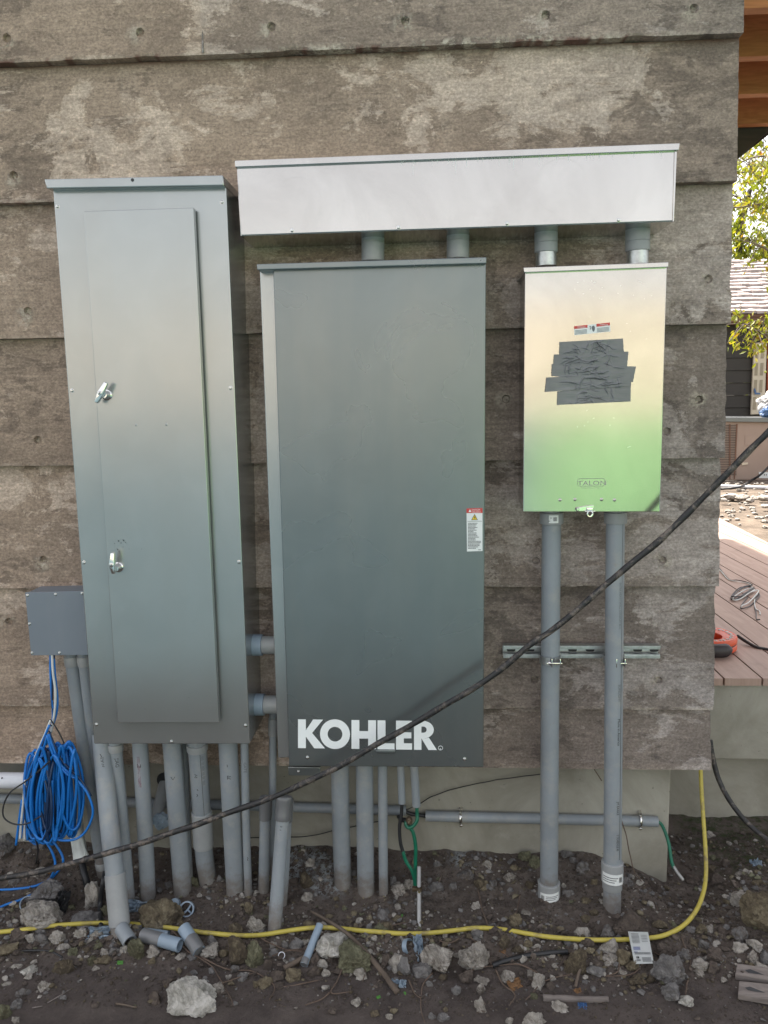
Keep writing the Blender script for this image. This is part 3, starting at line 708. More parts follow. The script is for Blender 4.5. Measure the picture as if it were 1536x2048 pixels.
obj('grey_sheet', lump(A(1545, 812, YA+.3), (.28, .3, .30), 3, 4, .35), 'tarp_grey', tp, 30)
obj('blue_sheet', lump(A(1541, 826, YA+.05), (.17, .14, .13), 8, 4, .4), 'tarp_blue', tp, 30)

def leafy(name, label, trunk, limbs, nleaf, spread, size, seed, barkm='bark', twigs=True, tone=None):
    rnd = random.Random(seed); t = thing(name, label, 'tree', trunk[0])
    bm = B(); n = len(trunk); tube(bm, jitter(crom(trunk, 5), .03, 2, seed), [.16*(1-.6*i/(5*(n-1)+1)) for i in range(5*(n-1)+1)], 10); obj('trunk', bm, barkm, t, 0)
    bl_ = B(); lv = B(); ly = None; tl = []
    for L in limbs:
        pts = jitter(crom(L, 6), .06, 2.3, seed); m_ = len(pts)
        tube(bl_, pts, [.022*(1-.75*i/m_) for i in range(m_)], 6)
        for i in range(m_):
            for _ in range(2 if twigs else 1):
                d = Vector((rnd.uniform(-1, 1), rnd.uniform(-1, 1), rnd.uniform(-.9, .9))); d.normalize(); ln = rnd.uniform(.15, spread)
                e = pts[i]+d*ln; mid = pts[i]+d*ln*.5+Vector((0, 0, rnd.uniform(-.05, .08)))
                tw = crom([pts[i], mid, e+Vector((0, 0, -.06))], 4); tube(bl_, tw, [.006, .006, .006, .005, .005, .004, .004, .003, .003], 4); tl.append(tw)
    obj('branches', bl_, barkm, t, 0)
    col = []
    for _ in range(nleaf):
        tw = rnd.choice(tl); q = rnd.choice(tw[2:])+Vector((rnd.gauss(0, .035), rnd.gauss(0, .035), rnd.gauss(-.01, .035)))
        a_ = rnd.uniform(0, 6.28); d = Vector((math.cos(a_)*.7, math.sin(a_)*.7, rnd.uniform(-1.3, -.1))).normalized(); s_ = size*rnd.uniform(.6, 1.3)
        w_ = d.cross(Vector((rnd.uniform(-1, 1), rnd.uniform(-1, 1), rnd.uniform(-.4, .4)))).normalized()*s_*.2; nb_ = d.cross(w_).normalized()*s_*.07
        f1 = lv.faces.new([lv.verts.new(x) for x in (q, q+d*s_*.45+w_+nb_, q+d*s_, q+d*s_*.45)]); f2 = lv.faces.new([lv.verts.new(x) for x in (q, q+d*s_*.45, q+d*s_, q+d*s_*.45-w_+nb_)])
        v = rnd.random() if tone is None else tone*rnd.random(); col += [v, v]
    cl_ = lv.loops.layers.float_color.new('tone')
    for f, v in zip(lv.faces, col):
        for l in f.loops: l[cl_] = (v, v, v, 1)
    obj('crown', lv, 'leaf', t); return t
def Q(l, Y): return [P(x, y, Y+i*.12) for i, (x, y) in enumerate(l)]
tr0 = P(1700, 960, 7.5); tr0.z = -.12
leafy('yard_tree', 'sunlit yellow green leafy tree hanging beside the right end of the wall', [tr0, P(1690, 800, 7.5), P(1670, 600, 7.4), P(1650, 380, 7.3)],
      [Q([(1668, 620), (1600, 520), (1540, 440), (1480, 395), (1440, 370)], 7.2), Q([(1660, 560), (1590, 480), (1530, 415), (1462, 412)], 6.6), Q([(1650, 400), (1580, 330), (1520, 310), (1470, 330)], 7.0),
       Q([(1655, 450), (1590, 380), (1530, 350), (1465, 355)], 6.4), Q([(1690, 760), (1610, 700), (1545, 672), (1500, 655), (1470, 640)], 6.3), Q([(1655, 430), (1600, 300), (1540, 270), (1500, 300)], 7.3),
       Q([(1665, 600), (1600, 540), (1545, 505), (1490, 480)], 6.9)], 2600, .38, .075, 5)
fb0 = P(1475, 960, 24); fb0.z = -.12
leafy('shade_tree', 'dark tree trunk with sparse foliage standing behind the shingled roof', [fb0, P(1478, 700, 24), P(1480, 480, 24), P(1500, 380, 24)],
      [Q([(1480, 500), (1520, 470), (1600, 440)], 24), Q([(1480, 480), (1440, 420), (1400, 380)], 24), Q([(1485, 500), (1510, 495), (1560, 500)], 24), Q([(1490, 420), (1530, 380), (1560, 340)], 24)], 1600, 1.3, .22, 9, 'far_bark', tone=.4)
bm = B(); rnd = random.Random(4)
hed = thing('hedge', 'dark green hedge behind the shingled house', 'hedge', (P(1500, 600, 26).x, 26, 0))
lv = B(); colv = []
for _ in range(15000):
    x = rnd.uniform(-8, 26); y = 26+rnd.uniform(-1, 1); top = 4.8+1.0*noise.noise(Vector((x*.6, 0, 0)))+.5*noise.noise(Vector((x*2, 3, 0)))
    z = top*math.sqrt(rnd.random()); s_ = rnd.uniform(.15, .35); q = Vector((x, y, z)); d = Vector((rnd.uniform(-1, 1), rnd.uniform(-1, 1), rnd.uniform(-1, 1))).normalized(); w_ = d.orthogonal().normalized()*s_*.4
    lv.faces.new([lv.verts.new(a_) for a_ in (q, q+d*s_*.5+w_, q+d*s_, q+d*s_*.5-w_)]); colv.append(rnd.random()*.35)
cl_ = lv.loops.layers.float_color.new('tone')
for f, v in zip(lv.faces, colv):
    for l in f.loops: l[cl_] = (v, v, v, 1)
obj('foliage', lv, 'leaf', hed)

bm = B(); box(bm, (-70, -66, -.2), (70, -60, 8.6), .05); tag(obj('cream_reflector', bm, 'reflector_tan', None, 30), 'plain cream block added far behind the viewer for the boxes to reflect', 'reflector')  # unseen block added to give the metal boxes a cream reflected band
# ------------------------------------------------------------------ stones
def stone_bm(c, s, seed, sub=3, ncut=9, rot=None, lo=.62, hi=.95, rough=.10):
    rnd = random.Random(seed); bm = B(); bmesh.ops.create_icosphere(bm, subdivisions=sub, radius=1)
    planes = [(Vector((rnd.gauss(0, 1), rnd.gauss(0, 1), rnd.gauss(0, 1))).normalized(), rnd.uniform(lo, hi)) for _ in range(ncut)]
    rot = rot or Matrix.Rotation(rnd.uniform(0, 6.28), 3, 'Z'); rr = Matrix.Rotation(rnd.uniform(-.5, .5), 3, 'Y')
    sd_ = Vector((seed*1.7, seed*.3, 0))
    for v in bm.verts:
        p = v.co.copy()
        for n_, d in planes:
            e = p.dot(n_)-d
            if e > 0: p -= n_*e*.92
        p *= 1+rough*1.6*noise.noise(p*1.8+sd_)+rough*noise.noise(p*4.5+sd_)+rough*.45*noise.noise(p*9+sd_)+(rough*.5*noise.noise(p*19+sd_) if sub > 3 else 0)
        p = rr @ p
        v.co = Vector((p.x*s[0], p.y*s[1], p.z*s[2]))+c
    return bm
PXM = 1/ (FF/2.25)
LM = [('the yellow cable', None), ]
RK = [  # px, py, w, h, material, special label
 (380, 1990, 92, 62, 'white_limestone', 'largest white pitted rock lying alone on the bare soil in front'),
 (86, 1829, 70, 44, 'pale_limestone', 'broad pale rock behind the yellow cable at the left'),
 (83, 1808, 40, 18, 'grey_stone', 'flat grey slab resting on the broad pale rock at the left'),
 (92, 1776, 58, 44, 'grey_stone', 'slanting grey slab below the blue cable tails'),
 (184, 1790, 36, 52, 'pale_limestone', 'upright pale slab left of the collared leftmost conduit'),
 (213, 1822, 24, 24, 'mossy_stone', 'small knobbly pale stone against the leftmost conduit elbow'),
 (167, 1831, 52, 26, 'grey_stone', 'flat dark grey stone behind the yellow cable near the leftmost conduit'),
 (322, 1830, 70, 48, 'tan_limestone', 'lumpy brown fibrous rock right of the silvery plastic scrap'),
 (273, 1893, 26, 44, 'mossy_stone', 'greenish upright stone at the mouth of the cut pipe scraps'),
 (131, 1930, 32, 34, 'tan_limestone', 'wedge shaped tan stone on bare soil at the left'),
 (58, 1938, 26, 15, 'white_limestone', 'small white chip on bare soil left of the wedge shaped tan stone'),
 (34, 1930, 17, 8, 'pale_limestone', None), (13, 1966, 13, 8, 'pale_limestone', None), (47, 1982, 22, 18, 'grey_stone', None), (31, 2005, 19, 17, 'grey_stone', None),
 (8, 2024, 22, 24, 'mossy_stone', None), (31, 2038, 12, 13, 'pale_limestone', None), (147, 1898, 20, 20, 'mossy_stone', None), (83, 1876, 28, 17, 'grey_stone', None),
 (112, 1872, 25, 22, 'pale_limestone', None), (80, 1862, 20, 12, 'grey_stone', None), (20, 1895, 34, 22, 'tan_limestone', None), (125, 1892, 22, 16, 'pale_limestone', None),
 (62, 1874, 20, 16, 'pale_limestone', None), (40, 1864, 26, 20, 'brown_clod', None), (210, 1902, 18, 16, 'pale_limestone', None), (228, 1898, 18, 18, 'grey_stone', None), (196, 1890, 16, 12, 'mossy_stone', None),
 (250, 1898, 18, 14, 'pale_limestone', None), (205, 1920, 24, 18, 'tan_limestone', None), (185, 1920, 20, 16, 'mossy_stone', None), (335, 1906, 20, 17, 'brown_clod', None), (304, 1920, 14, 16, 'tan_limestone', None), (383, 1914, 18, 14, 'grey_stone', None), (362, 1910, 18, 10, 'pale_limestone', None),
 (341, 1960, 20, 18, 'brown_clod', None), (376, 1953, 16, 16, 'brown_clod', None),
 (474, 1900, 40, 62, 'tan_limestone', 'tall brown egg shaped rock in front of the yellow cable'),
 (507, 1910, 32, 54, 'mossy_stone', 'tall greenish rock right beside the brown egg shaped rock'),
 (517, 1848, 36, 38, 'pale_limestone', 'pale triangular rock left of the slanted taped stub conduit'),
 (421, 1899, 38, 28, 'pale_limestone', None), (436, 1974, 22, 21, 'pale_limestone', None), (485, 1950, 18, 20, 'grey_stone', None), (593, 1889, 27, 18, 'grey_stone', 'smooth grey oval pebble left of the blue pipe scrap'),
 (668, 1883, 60, 36, 'white_limestone', 'white angular rock under the yellow cable right of the blue pipe scrap'), (707, 1910, 62, 50, 'mossy_stone', 'big olive speckled boulder under the long broken branch'),
 (589, 1948, 32, 27, 'tan_limestone', None), (532, 1965, 26, 20, 'tan_limestone', None), (511, 1966, 14, 19, 'tan_limestone', None), (715, 2003, 19, 12, 'pale_limestone', None), (751, 2026, 17, 12, 'tan_limestone', None), (780, 2032, 14, 14, 'pale_limestone', None),
 (760, 1857, 25, 20, 'mossy_stone', None), (775, 1853, 20, 18, 'tan_limestone', None), (768, 1826, 30, 26, 'grey_stone', 'cluster like grey stone below the thin conduit under the middle cabinet'), (793, 1925, 30, 36, 'pale_limestone', None),
 (629, 1915, 22, 24, 'brown_clod', None), (653, 1944, 16, 16, 'pale_limestone', None), (627, 1941, 20, 20, 'brown_clod', None), (640, 1940, 12, 10, 'tan_limestone', None), (548, 1904, 14, 14, 'grey_stone', None), (660, 1912, 18, 18, 'brown_clod', None), (473, 1856, 28, 22, 'tan_limestone', None),
 (620, 1850, 28, 16, 'tan_limestone', None), (556, 1950, 22, 18, 'brown_clod', None), (770, 1920, 22, 24, 'brown_clod', None), (536, 1930, 14, 26, 'brown_clod', None),
 (878, 1914, 60, 58, 'pale_limestone', 'large pale chunky rock right of the cut grey ring'), (946, 1912, 52, 54, 'pale_limestone', 'large pale rock with a pointed shoulder left of the black hose'),
 (808, 1930, 34, 46, 'grey_stone', 'smooth grey green rock left of the large pale chunky rock'), (842, 1938, 42, 36, 'grey_stone', None), (1149, 1917, 34, 68, 'tan_limestone', 'tall yellowish pointed rock at the end of the black hose'),
 (1076, 1960, 28, 28, 'pale_limestone', 'pale rounded stone in front of the black hose'), (963, 2010, 22, 32, 'pale_limestone', None), (1068, 2038, 34, 28, 'pale_limestone', None), (1120, 2010, 26, 18, 'pale_limestone', None), (956, 1869, 24, 13, 'grey_stone', None),
 (1011, 1882, 26, 30, 'tan_limestone', None), (1036, 1897, 22, 18, 'tan_limestone', None), (913, 1978, 17, 16, 'grey_stone', None), (935, 1947, 26, 26, 'brown_clod', None), (1014, 1952, 30, 18, 'pale_limestone', None), (1032, 1836, 22, 36, 'tan_limestone', None),
 (953, 1810, 18, 15, 'pale_limestone', None), (1190, 1936, 30, 20, 'grey_stone', None), (1020, 2041, 14, 13, 'pale_limestone', None), (886, 2034, 22, 14, 'grey_stone', None), (864, 2030, 13, 13, 'grey_stone', None), (1054, 1886, 18, 18, 'tan_limestone', None), (1072, 1892, 16, 14, 'pale_limestone', None),
 (1100, 1972, 18, 16, 'brown_clod', None), (960, 1976, 16, 20, 'pale_limestone', None), (1178, 1888, 24, 20, 'brown_clod', None), (888, 1952, 16, 14, 'tan_limestone', None),
 (1336, 1938, 52, 52, 'grey_stone', 'large blue grey rock right of the printed tag'), (1340, 1978, 40, 32, 'grey_stone', 'blocky grey rock just in front of the large blue grey rock'), (1262, 1850, 62, 46, 'brown_clod', 'broad half buried brown stone behind the printed tag'),
 (1216, 1861, 26, 28, 'grey_stone', 'purplish grey stone just behind the yellow cable left of the printed tag'), (1217, 1890, 28, 25, 'pale_limestone', None), (1224, 1914, 26, 20, 'pale_limestone', None), (1247, 1910, 22, 36, 'tan_limestone', None), (1277, 1957, 28, 23, 'tan_limestone', None),
 (1400, 1927, 27, 18, 'pale_limestone', None), (1482, 1797, 30, 27, 'pale_limestone', 'pale pinkish stone on the soil right of the yellow cable bend'), (1480, 1868, 25, 28, 'grey_stone', 'rounded grey stone below the pale pinkish one at the right'), (1522, 1818, 62, 76, 'tan_limestone', 'big mustard brown boulder at the right edge'),
 (1424, 1736, 21, 20, 'tan_limestone', None), (1506, 1913, 22, 20, 'pale_limestone', None), (1375, 2003, 26, 16, 'white_limestone', 'small bright white stone near the bottom right'), (1427, 1907, 28, 22, 'brown_clod', None), (1532, 1913, 20, 22, 'grey_stone', None), (1252, 1765, 24, 20, 'grey_stone', None),
 (1491, 1745, 15, 17, 'pale_limestone', None), (1420, 1668, 16, 14, 'pale_limestone', None), (797, 1774, 27, 25, 'pale_limestone', 'pale rounded stone left of the ground rod'), (817, 1764, 20, 21, 'pale_limestone', None), (786, 1757, 14, 30, 'grey_stone', None),
 (1132, 1706, 26, 22, 'grey_stone', None), (1148, 1718, 17, 18, 'grey_stone', None), (1165, 1733, 28, 20, 'grey_stone', None), (1136, 1786, 22, 16, 'grey_stone', 'grey stone touching the right side of the buried collar'), (1126, 1771, 10, 12, 'pale_limestone', None), (1050, 1708, 22, 18, 'mossy_stone', None), (985, 1766, 20, 16, 'grey_stone', None),
 (1068, 1720, 20, 22, 'mossy_stone', None), (930, 1745, 26, 20, 'grey_stone', None), (870, 1772, 26, 18, 'grey_stone', None), (852, 1786, 18, 14, 'grey_stone', None), (905, 1770, 16, 22, 'grey_stone', None), (388, 1762, 26, 24, 'mossy_stone', 'yellow green stone left of the curved conduit foot'), (510, 1788, 16, 16, 'pale_limestone', None),
 (498, 1815, 18, 26, 'tan_limestone', None), (440, 1758, 18, 26, 'grey_stone', None), (262, 1800, 18, 24, 'grey_stone', None), (5, 1682, 40, 34, 'grey_stone', None), (30, 1760, 24, 14, 'grey_stone', None), (12, 1700, 34, 30, 'grey_stone', None), (78, 1690, 22, 16, 'grey_stone', None), (60, 1725, 26, 16, 'brown_clod', None),
 (1190, 1825, 22, 18, 'tan_limestone', None), (1170, 1835, 18, 16, 'tan_limestone', None), (1225, 1820, 18, 14, 'pale_limestone', None), (1205, 1802, 20, 16, 'pale_limestone', None), (1400, 1855, 20, 16, 'tan_limestone', None), (1390, 1820, 24, 20, 'brown_clod', None), (1446, 1860, 18, 14, 'brown_clod', None), (1320, 1850, 24, 14, 'tan_limestone', None), (1370, 1910, 18, 22, 'grey_stone', None),
]
LMK = [('the broad pale rock', 86, 1829), ('the lone white pitted rock', 380, 1990), ('the tall brown egg shaped rock', 474, 1900), ('the slanted taped stub conduit', 550, 1855), ('the olive speckled boulder', 707, 1910), ('the large chunky rock', 878, 1914),
       ('the tall yellowish pointed rock', 1149, 1917), ('the printed tag', 1285, 1895), ('the large blue grey rock', 1336, 1938), ('the mustard brown boulder', 1522, 1818), ('the slotted grey ring', 375, 1820), ('the ground rod', 838, 1840), ('the buried collar conduit', 1098, 1795), ('the black hose', 1060, 1915),
       ('the right hand collared conduit', 1224, 1820), ('the cut pipe scraps', 330, 1885), ('the coil of blue cable', 110, 1700), ('the weathered boards', 1500, 1955), ('the wooden stick at the bottom', 1150, 1997), ('the green leaf at the bottom', 757, 1994), ('the pointed shoulder pale rock', 946, 1912), ('the curved conduit foot', 410, 1760), ('the wedge shaped tan stone', 131, 1930)]
CW = {'white_limestone': ['white'], 'pale_limestone': ['pale', 'whitish', 'chalky pale'], 'grey_stone': ['grey', 'cool grey', 'dusty grey'], 'tan_limestone': ['tan', 'yellowish tan', 'brownish tan'], 'brown_clod': ['dark brown', 'earthy brown', 'dirt coloured'], 'mossy_stone': ['greenish', 'olive', 'moss tinted']}
used_labels = set()
def auto_label(px, py, w_, h_, mat):
    LMs = LMK
    shp = 'flat' if h_ < w_*.65 else ('upright' if h_ > w_*1.25 else 'rounded')
    size = 'tiny' if w_ < 16 else ('small' if w_ < 23 else 'medium')
    for k_ in range(9):
        nm, lx, ly = sorted(LMK, key=lambda q: math.hypot(q[1]-px, q[2]-py))[k_]
        dx, dy = px-lx, py-ly
        if abs(dx) > 1.6*abs(dy): rel = 'right of' if dx > 0 else 'left of'
        elif abs(dy) > 1.6*abs(dx): rel = 'in front of' if dy > 0 else 'behind'
        else: rel = ('in front and ' if dy > 0 else 'behind and ')+('right of' if dx > 0 else 'left of')
        dist = math.hypot(dx, dy); near = 'just ' if dist < 60 else ('well ' if dist > 110 else '')
        for cw in CW[mat]:
            s = f"{size} {shp} {cw} stone {near}{rel} {nm.replace('the ', '', 1) if 0 else nm}"
            if s not in used_labels and len(s.split()) <= 16: used_labels.add(s); return s
    return s
rq = random.Random(77); tries = 0
while len(RK) < 285 and tries < 6000:
    tries += 1
    py = rq.choice([rq.gauss(1915, 32), rq.gauss(1900, 45), rq.uniform(1720, 1860)]); px = rq.uniform(5, 1530); w_ = rq.choice([11, 13, 15, 17, 21, 24])*rq.uniform(.85, 1.2)
    if not 1715 < py < 2035 or (py > 1975 and rq.random() < .7): continue
    if any(abs(px-q[0]) < (w_+q[2])*.42 and abs(py-q[1]) < (w_+q[3])*.42 for q in RK): continue
    if py < 1840 and any(abs(px-x) < 26 for x in (230, 258, 297, 366, 412, 472, 497, 527, 552, 686, 732, 767, 1098, 1224)): continue
    RK.append((px, py, w_, w_*rq.uniform(.6, 1.05), rq.choice(['brown_clod', 'brown_clod', 'brown_clod', 'tan_limestone', 'tan_limestone', 'grey_stone', 'pale_limestone', 'pale_limestone']), None))
for i, (px, py, w_, h_, mat, lab) in enumerate(RK):
    g = G(px, py+h_*.35); kk_ = 1.0 if w_ > 80 else 1.12; sx_ = w_*.5*(g-CAM).length/FF*kk_; sz_ = h_*.5*(g-CAM).length/FF*kk_
    big = w_ > 30
    c = g+Vector((0, 0, sz_*(.26 if w_ < 60 else .40)))
    bm = stone_bm(c, (sx_, sx_*.8, sz_), i*3+12, 5 if w_ > 45 else (4 if w_ > 17 else 3), 10 if w_ > 80 else 12 if big else 8, Matrix.Rotation(random.uniform(-.3, .3), 3, 'Z'), .60 if w_ > 60 else .42, .86, .13 if w_ > 80 else .12 if w_ > 55 else (.17 if big else .16))
    o = obj('stone', bm, mat, None, 28, loc=c)
    tag(o, lab or auto_label(px, py, w_, h_, mat), 'stone', 'loose stones on the soil')
# countless gravel and soil crumbs
def rubble(name, n, smin, smax, mats, seed, dens, lift=.3):
    rnd = random.Random(seed)
    proto = []
    for q in range(10):
        bm = stone_bm(Vector((0, 0, 0)), (1, 1, .7), 100+q+seed, 1, 9, None, .38, .8, .22); bm.verts.index_update()
        proto.append(([v.co.copy() for v in bm.verts], [[v.index for v in f.verts] for f in bm.faces])); bm.free()
    vs, fs, mi = [], [], []; cnt = 0
    while cnt < n:
        x = rnd.uniform(-1.55, 1.45); y = rnd.uniform(-.56, .35)
        if y > .05 and x < .83: continue
        if rnd.random() > dens(x, y): continue
        s = smin*(smax/smin)**(rnd.random()**2.6); z = gzn(x, y)
        Rm = Matrix.Rotation(rnd.uniform(0, 6.28), 3, 'Z') @ Matrix.Rotation(rnd.uniform(-.6, .6), 3, 'X'); st = (rnd.uniform(.8, 1.35), 1, rnd.uniform(.6, 1.1))
        V0, F0 = rnd.choice(proto); b_ = len(vs)
        for v in V0:
            p = Rm @ Vector((v.x*st[0], v.y*st[1], v.z*st[2])); vs.append((x+p.x*s, y+p.y*s, z+s*lift+p.z*s))
        k_ = rnd.choices(range(len(mats)), [m_[1] for m_ in mats])[0]
        for f in F0: fs.append([b_+q for q in f]); mi.append(k_)
        cnt += 1
    me = bpy.data.meshes.new(name); me.from_pydata(vs, [], fs); me.update()
    for m_ in mats: me.materials.append(M[m_[0]])
    me.polygons.foreach_set('material_index', mi)
    o = bpy.data.objects.new(name, me); COL.objects.link(o); return o
def dn(x, y):
    c = .5+.9*noise.noise(Vector((x*3.2, y*5, 0)))+.5*noise.noise(Vector((x*9, y*11, 4)))
    band = math.exp(-((y+.32)/.085)**2)*1.1+.45*math.exp(-((y+.02)/.13)**2)+.22
    band += .9*max([math.exp(-((x-fx)**2+(y-fy)**2)/.004) for fx, fy in FEET])
    if y < -.43: band *= .5
    return max(.02, min(1, c*band))
o = rubble('gravel', 7500, .0028, .016, [('grey_stone', 2.6), ('tan_limestone', 3), ('pale_limestone', 2.6), ('brown_clod', 6), ('mossy_stone', .8)], 1, dn); tag(o, 'small loose gravel and stone chips scattered over the soil', 'gravel', None, 'stuff')
o = rubble('soil_crumbs', 19000, .0018, .008, [('brown_clod', 8), ('tan_limestone', 1), ('grey_stone', 1)], 2, lambda x, y: .75 if y > -.42 else .6, .2); tag(o, 'dark crumbs of soil covering the bank', 'soil crumbs', None, 'stuff')
# sunlit rocks in the far yard
for i, (px, py, w_, lab) in enumerate([(1462, 993, 30, 'sunlit cream rock in the far yard nearest the wall end'), (1484, 995, 26, 'sunlit cream rock in the middle of the far yard rubble'), (1500, 1001, 18, 'small sunlit rock beyond the deck edge'), (1528, 996, 26, 'flat orange tinted rock in the far yard at the right edge'), (1532, 1012, 18, 'small brown rock in the far yard at the right edge'), (1446, 1000, 16, 'small cream rock tight against the wall end in the far yard')]):
    c = PZ(px, py, -.05); s_ = w_*.5*(c-CAM).length/FF
    tag(obj('stone', stone_bm(c, (s_, s_*.8, s_*.45), 400+i, 3, 8), 'pale_limestone', None, 28, loc=c), lab, 'stone', 'rocks in the far yard')
bm = B(); rnd = random.Random(12)
for _ in range(900):
    x = rnd.uniform(4, 12); y = rnd.uniform(7.5, 13.2); s_ = rnd.uniform(.015, .06)
    q = stone_bm(Vector((x, y, -.11)), (s_, s_, s_*.6), _, 1, 5); me_ = bpy.data.meshes.new('q'); q.to_mesh(me_); q.free(); bm.from_mesh(me_); bpy.data.meshes.remove(me_)
tag(obj('yard_rubble', bm, 'pale_limestone'), 'tan rubble strewn over the far yard beyond the deck', 'rubble', None, 'stuff')

# ------------------------------------------------------------------ tall cabinet at the left
YC = -.215
cab = thing('electrical_cabinet', 'tall narrow light grey electrical cabinet with two chrome handles at the left', 'electrical cabinet', P(330, 1488, YC))
bm = B(); qprism(bm, [(105, 368), (452, 362), (500, 1488), (188, 1488)], YC, .01, .003); obj('body', bm, 'grey_enamel', cab, 30)
bm = B(); qprism(bm, [(88, 358), (446, 350), (448, 371), (93, 377)], YC-.03, .01, .003); hood = obj('rain_hood', bm, 'grey_enamel', cab, 30)
bm = B(); lathe(bm, P(265, 360, YC-.03)+Vector((0, .002, 0)), (0, -1, 0), [(0, .0045), (.003, .0045)], 14); obj('hole', bm, 'black_ink', hood)
bm = B(); qprism(bm, [(170, 424), (384, 417), (434, 1443), (238, 1443)], YC-.012, YC+.002, .001); obj('door_gap_shade', bm, 'dark_grip', cab, 30)  # dark slab behind the door edge, stands in for shade in the gap
bm = B(); qprism(bm, [(167, 422), (387, 415), (438, 1446), (235, 1446)], YC-.030, YC-.009, .0025); obj('door', bm, 'grey_enamel', cab, 30)
for x, y in [(115, 413), (444, 404), (144, 781), (461, 776), (168, 1125), (478, 1124), (193, 1449), (491, 1451), (343, 1483)]: screw(cab, x, y, YC, .0048)
for x, y in [(497, 1450), (492, 1472)]: screw(cab, x+12, y, YC+.09, .0035)
def latch(px, py, top, bot, wd):
    Y = YC-.030; c = P(px+14, py+4, Y); bm = B()
    lathe(bm, c+Vector((0, .001, 0)), (0, -1, 0), [(0, .0155), (.004, .0155), (.006, .0125), (.022, .009), (.024, .0085)], 24); a = obj('latch', bm, 'chrome', cab, 35)
    bm = B(); t = P(*top, Y-.036); b = P(*bot, Y-.036); m_ = P(px, py, Y-.036); ax = (t-b).normalized(); sd2 = ax.cross(Vector((0, 1, 0))).normalized()*wd
    pts = [b-sd2*.6, b+sd2*.6, m_+sd2*1.05, t+sd2*.62, t-sd2*.62, m_-sd2*1.05]
    prism(bm, pts, (0, .014, 0), .0025); obj('handle', bm, 'chrome', a, 35)
    bm = B(); lathe(bm, m_+Vector((0, .001, 0)), (0, -1, 0), [(0, .0068), (.0025, .0068), (.003, .006)], 18); obj('lock_core', bm, 'steel_screw', a, 35)
    bm = B(); q = m_+Vector((0, -.0032, 0)); prism(bm, [q+ax*.003-sd2.normalized()*.0009, q+ax*.003+sd2.normalized()*.0009, q-ax*.003+sd2.normalized()*.0009, q-ax*.003-sd2.normalized()*.0009], (0, .0012, 0)); obj('keyhole', bm, 'black_ink', a)
latch(200, 786, (211, 765), (191, 805), .0085)
latch(223, 1130, (224, 1106), (226, 1148), .0085)
bm = B(); c = P(468, 420, -.012); prism(bm, [c+Vector((-.02, 0, -.022)), c+Vector((.016, 0, -.022)), c+Vector((.022, 0, 0)), c+Vector((.016, 0, .022)), c+Vector((-.02, 0, .022))], (0, .01, 0), .001)
tab = obj('mounting_tab', bm, 'galvanised', cab, 30); bm = B(); lathe(bm, c, (0, -1, 0), [(0, .013), (.002, .013), (.003, .006), (.009, .006)], 16); obj('anchor_bolt', bm, 'galvanised', tab, 35)
bm = B()
for x, y, r_ in [(237, 1082, 1.6), (242, 1086, 1.2), (247, 1081, 1.8), (251, 1085, 1.1), (235, 1099, 1.3), (229, 1087, .9), (246, 1094, 1), (258, 1098, .8), (238, 1103, .9), (283, 1098, .8), (378, 1395, .8), (290, 1418, .8)]:
    c = P(x, y, YC-.0305); q = r_*.0014; face(bm, [c+Vector((-q, 0, -q*.7)), c+Vector((q*.8, 0, -q)), c+Vector((q, 0, q*.9)), c+Vector((-q*.6, 0, q))])
obj('scratch_marks', bm, 'black_ink', cab)
bm = B()
for x, y in [(272, 850), (333, 849)]:
    c = P(x, y, YC-.0300); lathe(bm, c+Vector((0, .0004, 0)), (0, -1, 0), [(0, .0045), (.0004, .004), (.0012, .0015)], 12)
obj('dimples', bm, 'grey_enamel', cab, 60)
# knockout/closing box at far left
YJ = -.135
jb = thing('junction_box', 'small square slate grey junction box left of the tall cabinet, feeding the blue cables', 'junction box', P(110, 1310, YJ))
bm = B(); qprism(bm, [(51, 1187), (205, 1183), (214, 1309), (63, 1310)], YJ+.004, .01, .002); obj('body', bm, 'slate_enamel', jb, 30)
bm = B(); qprism(bm, [(50, 1185), (204, 1181), (214, 1310), (62, 1311)], YJ-.003, YJ+.003, .0012); obj('cover', bm, 'slate_enamel', jb, 30)
for x, y in [(55, 1191), (111, 1189), (164, 1187), (59, 1248), (64, 1306), (119, 1306)]: screw(jb, x, y, YJ-.003, .004)

# ------------------------------------------------------------------ wire trough across the top
YT = -.205
tr_ = thing('wire_trough', 'long bare aluminium wireway box across the top, above the middle cabinet and meter box', 'wire trough', P(900, 460, YT))
bm = B(); qprism(bm, [(473, 328), (1353, 294), (1347, 443), (481, 472)], YT+.002, .0, .0012); obj('body', bm, 'aluminium', tr_, 30)
bm = B(); qprism(bm, [(475, 334), (1354, 301), (1347, 441), (482, 470)], YT-.003, YT+.001, .001); obj('front_cover', bm, 'aluminium', tr_, 30)
bm = B(); qprism(bm, [(469, 321), (1360, 286), (1358, 300), (470, 334)], YT-.014, .0, .0015); obj('lid', bm, 'aluminium', tr_, 30)
bm = B(); qprism(bm, [(1349, 303), (1354, 302), (1348, 443), (1345, 443)], YT-.006, YT-.0035, .0005); obj('side_flange', bm, 'aluminium', tr_, 30)
for x, y in [(584, 461), (797, 455), (1014, 447), (1237, 440)]: screw(tr_, x, y, YT-.003, .005)
rnd = random.Random(5)
for i in range(44):
    bm = B()
    x = rnd.uniform(800, 1340); y0 = 335-(x-470)*.0385; a = P(x, y0-2+rnd.uniform(0, 4), YT-.0033); ln = rnd.choice([.006, .01, .013, .02, .03])*rnd.uniform(.6, 1.2); w_ = rnd.uniform(.0006, .0014)
    pts = []; face(bm, [a+Vector((-w_, 0, 0)), a+Vector((-w_*.3, 0, -ln)), a+Vector((w_*.3, 0, -ln)), a+Vector((w_, 0, 0))]); obj('drip_stain', bm, 'white_oxide', tr_)
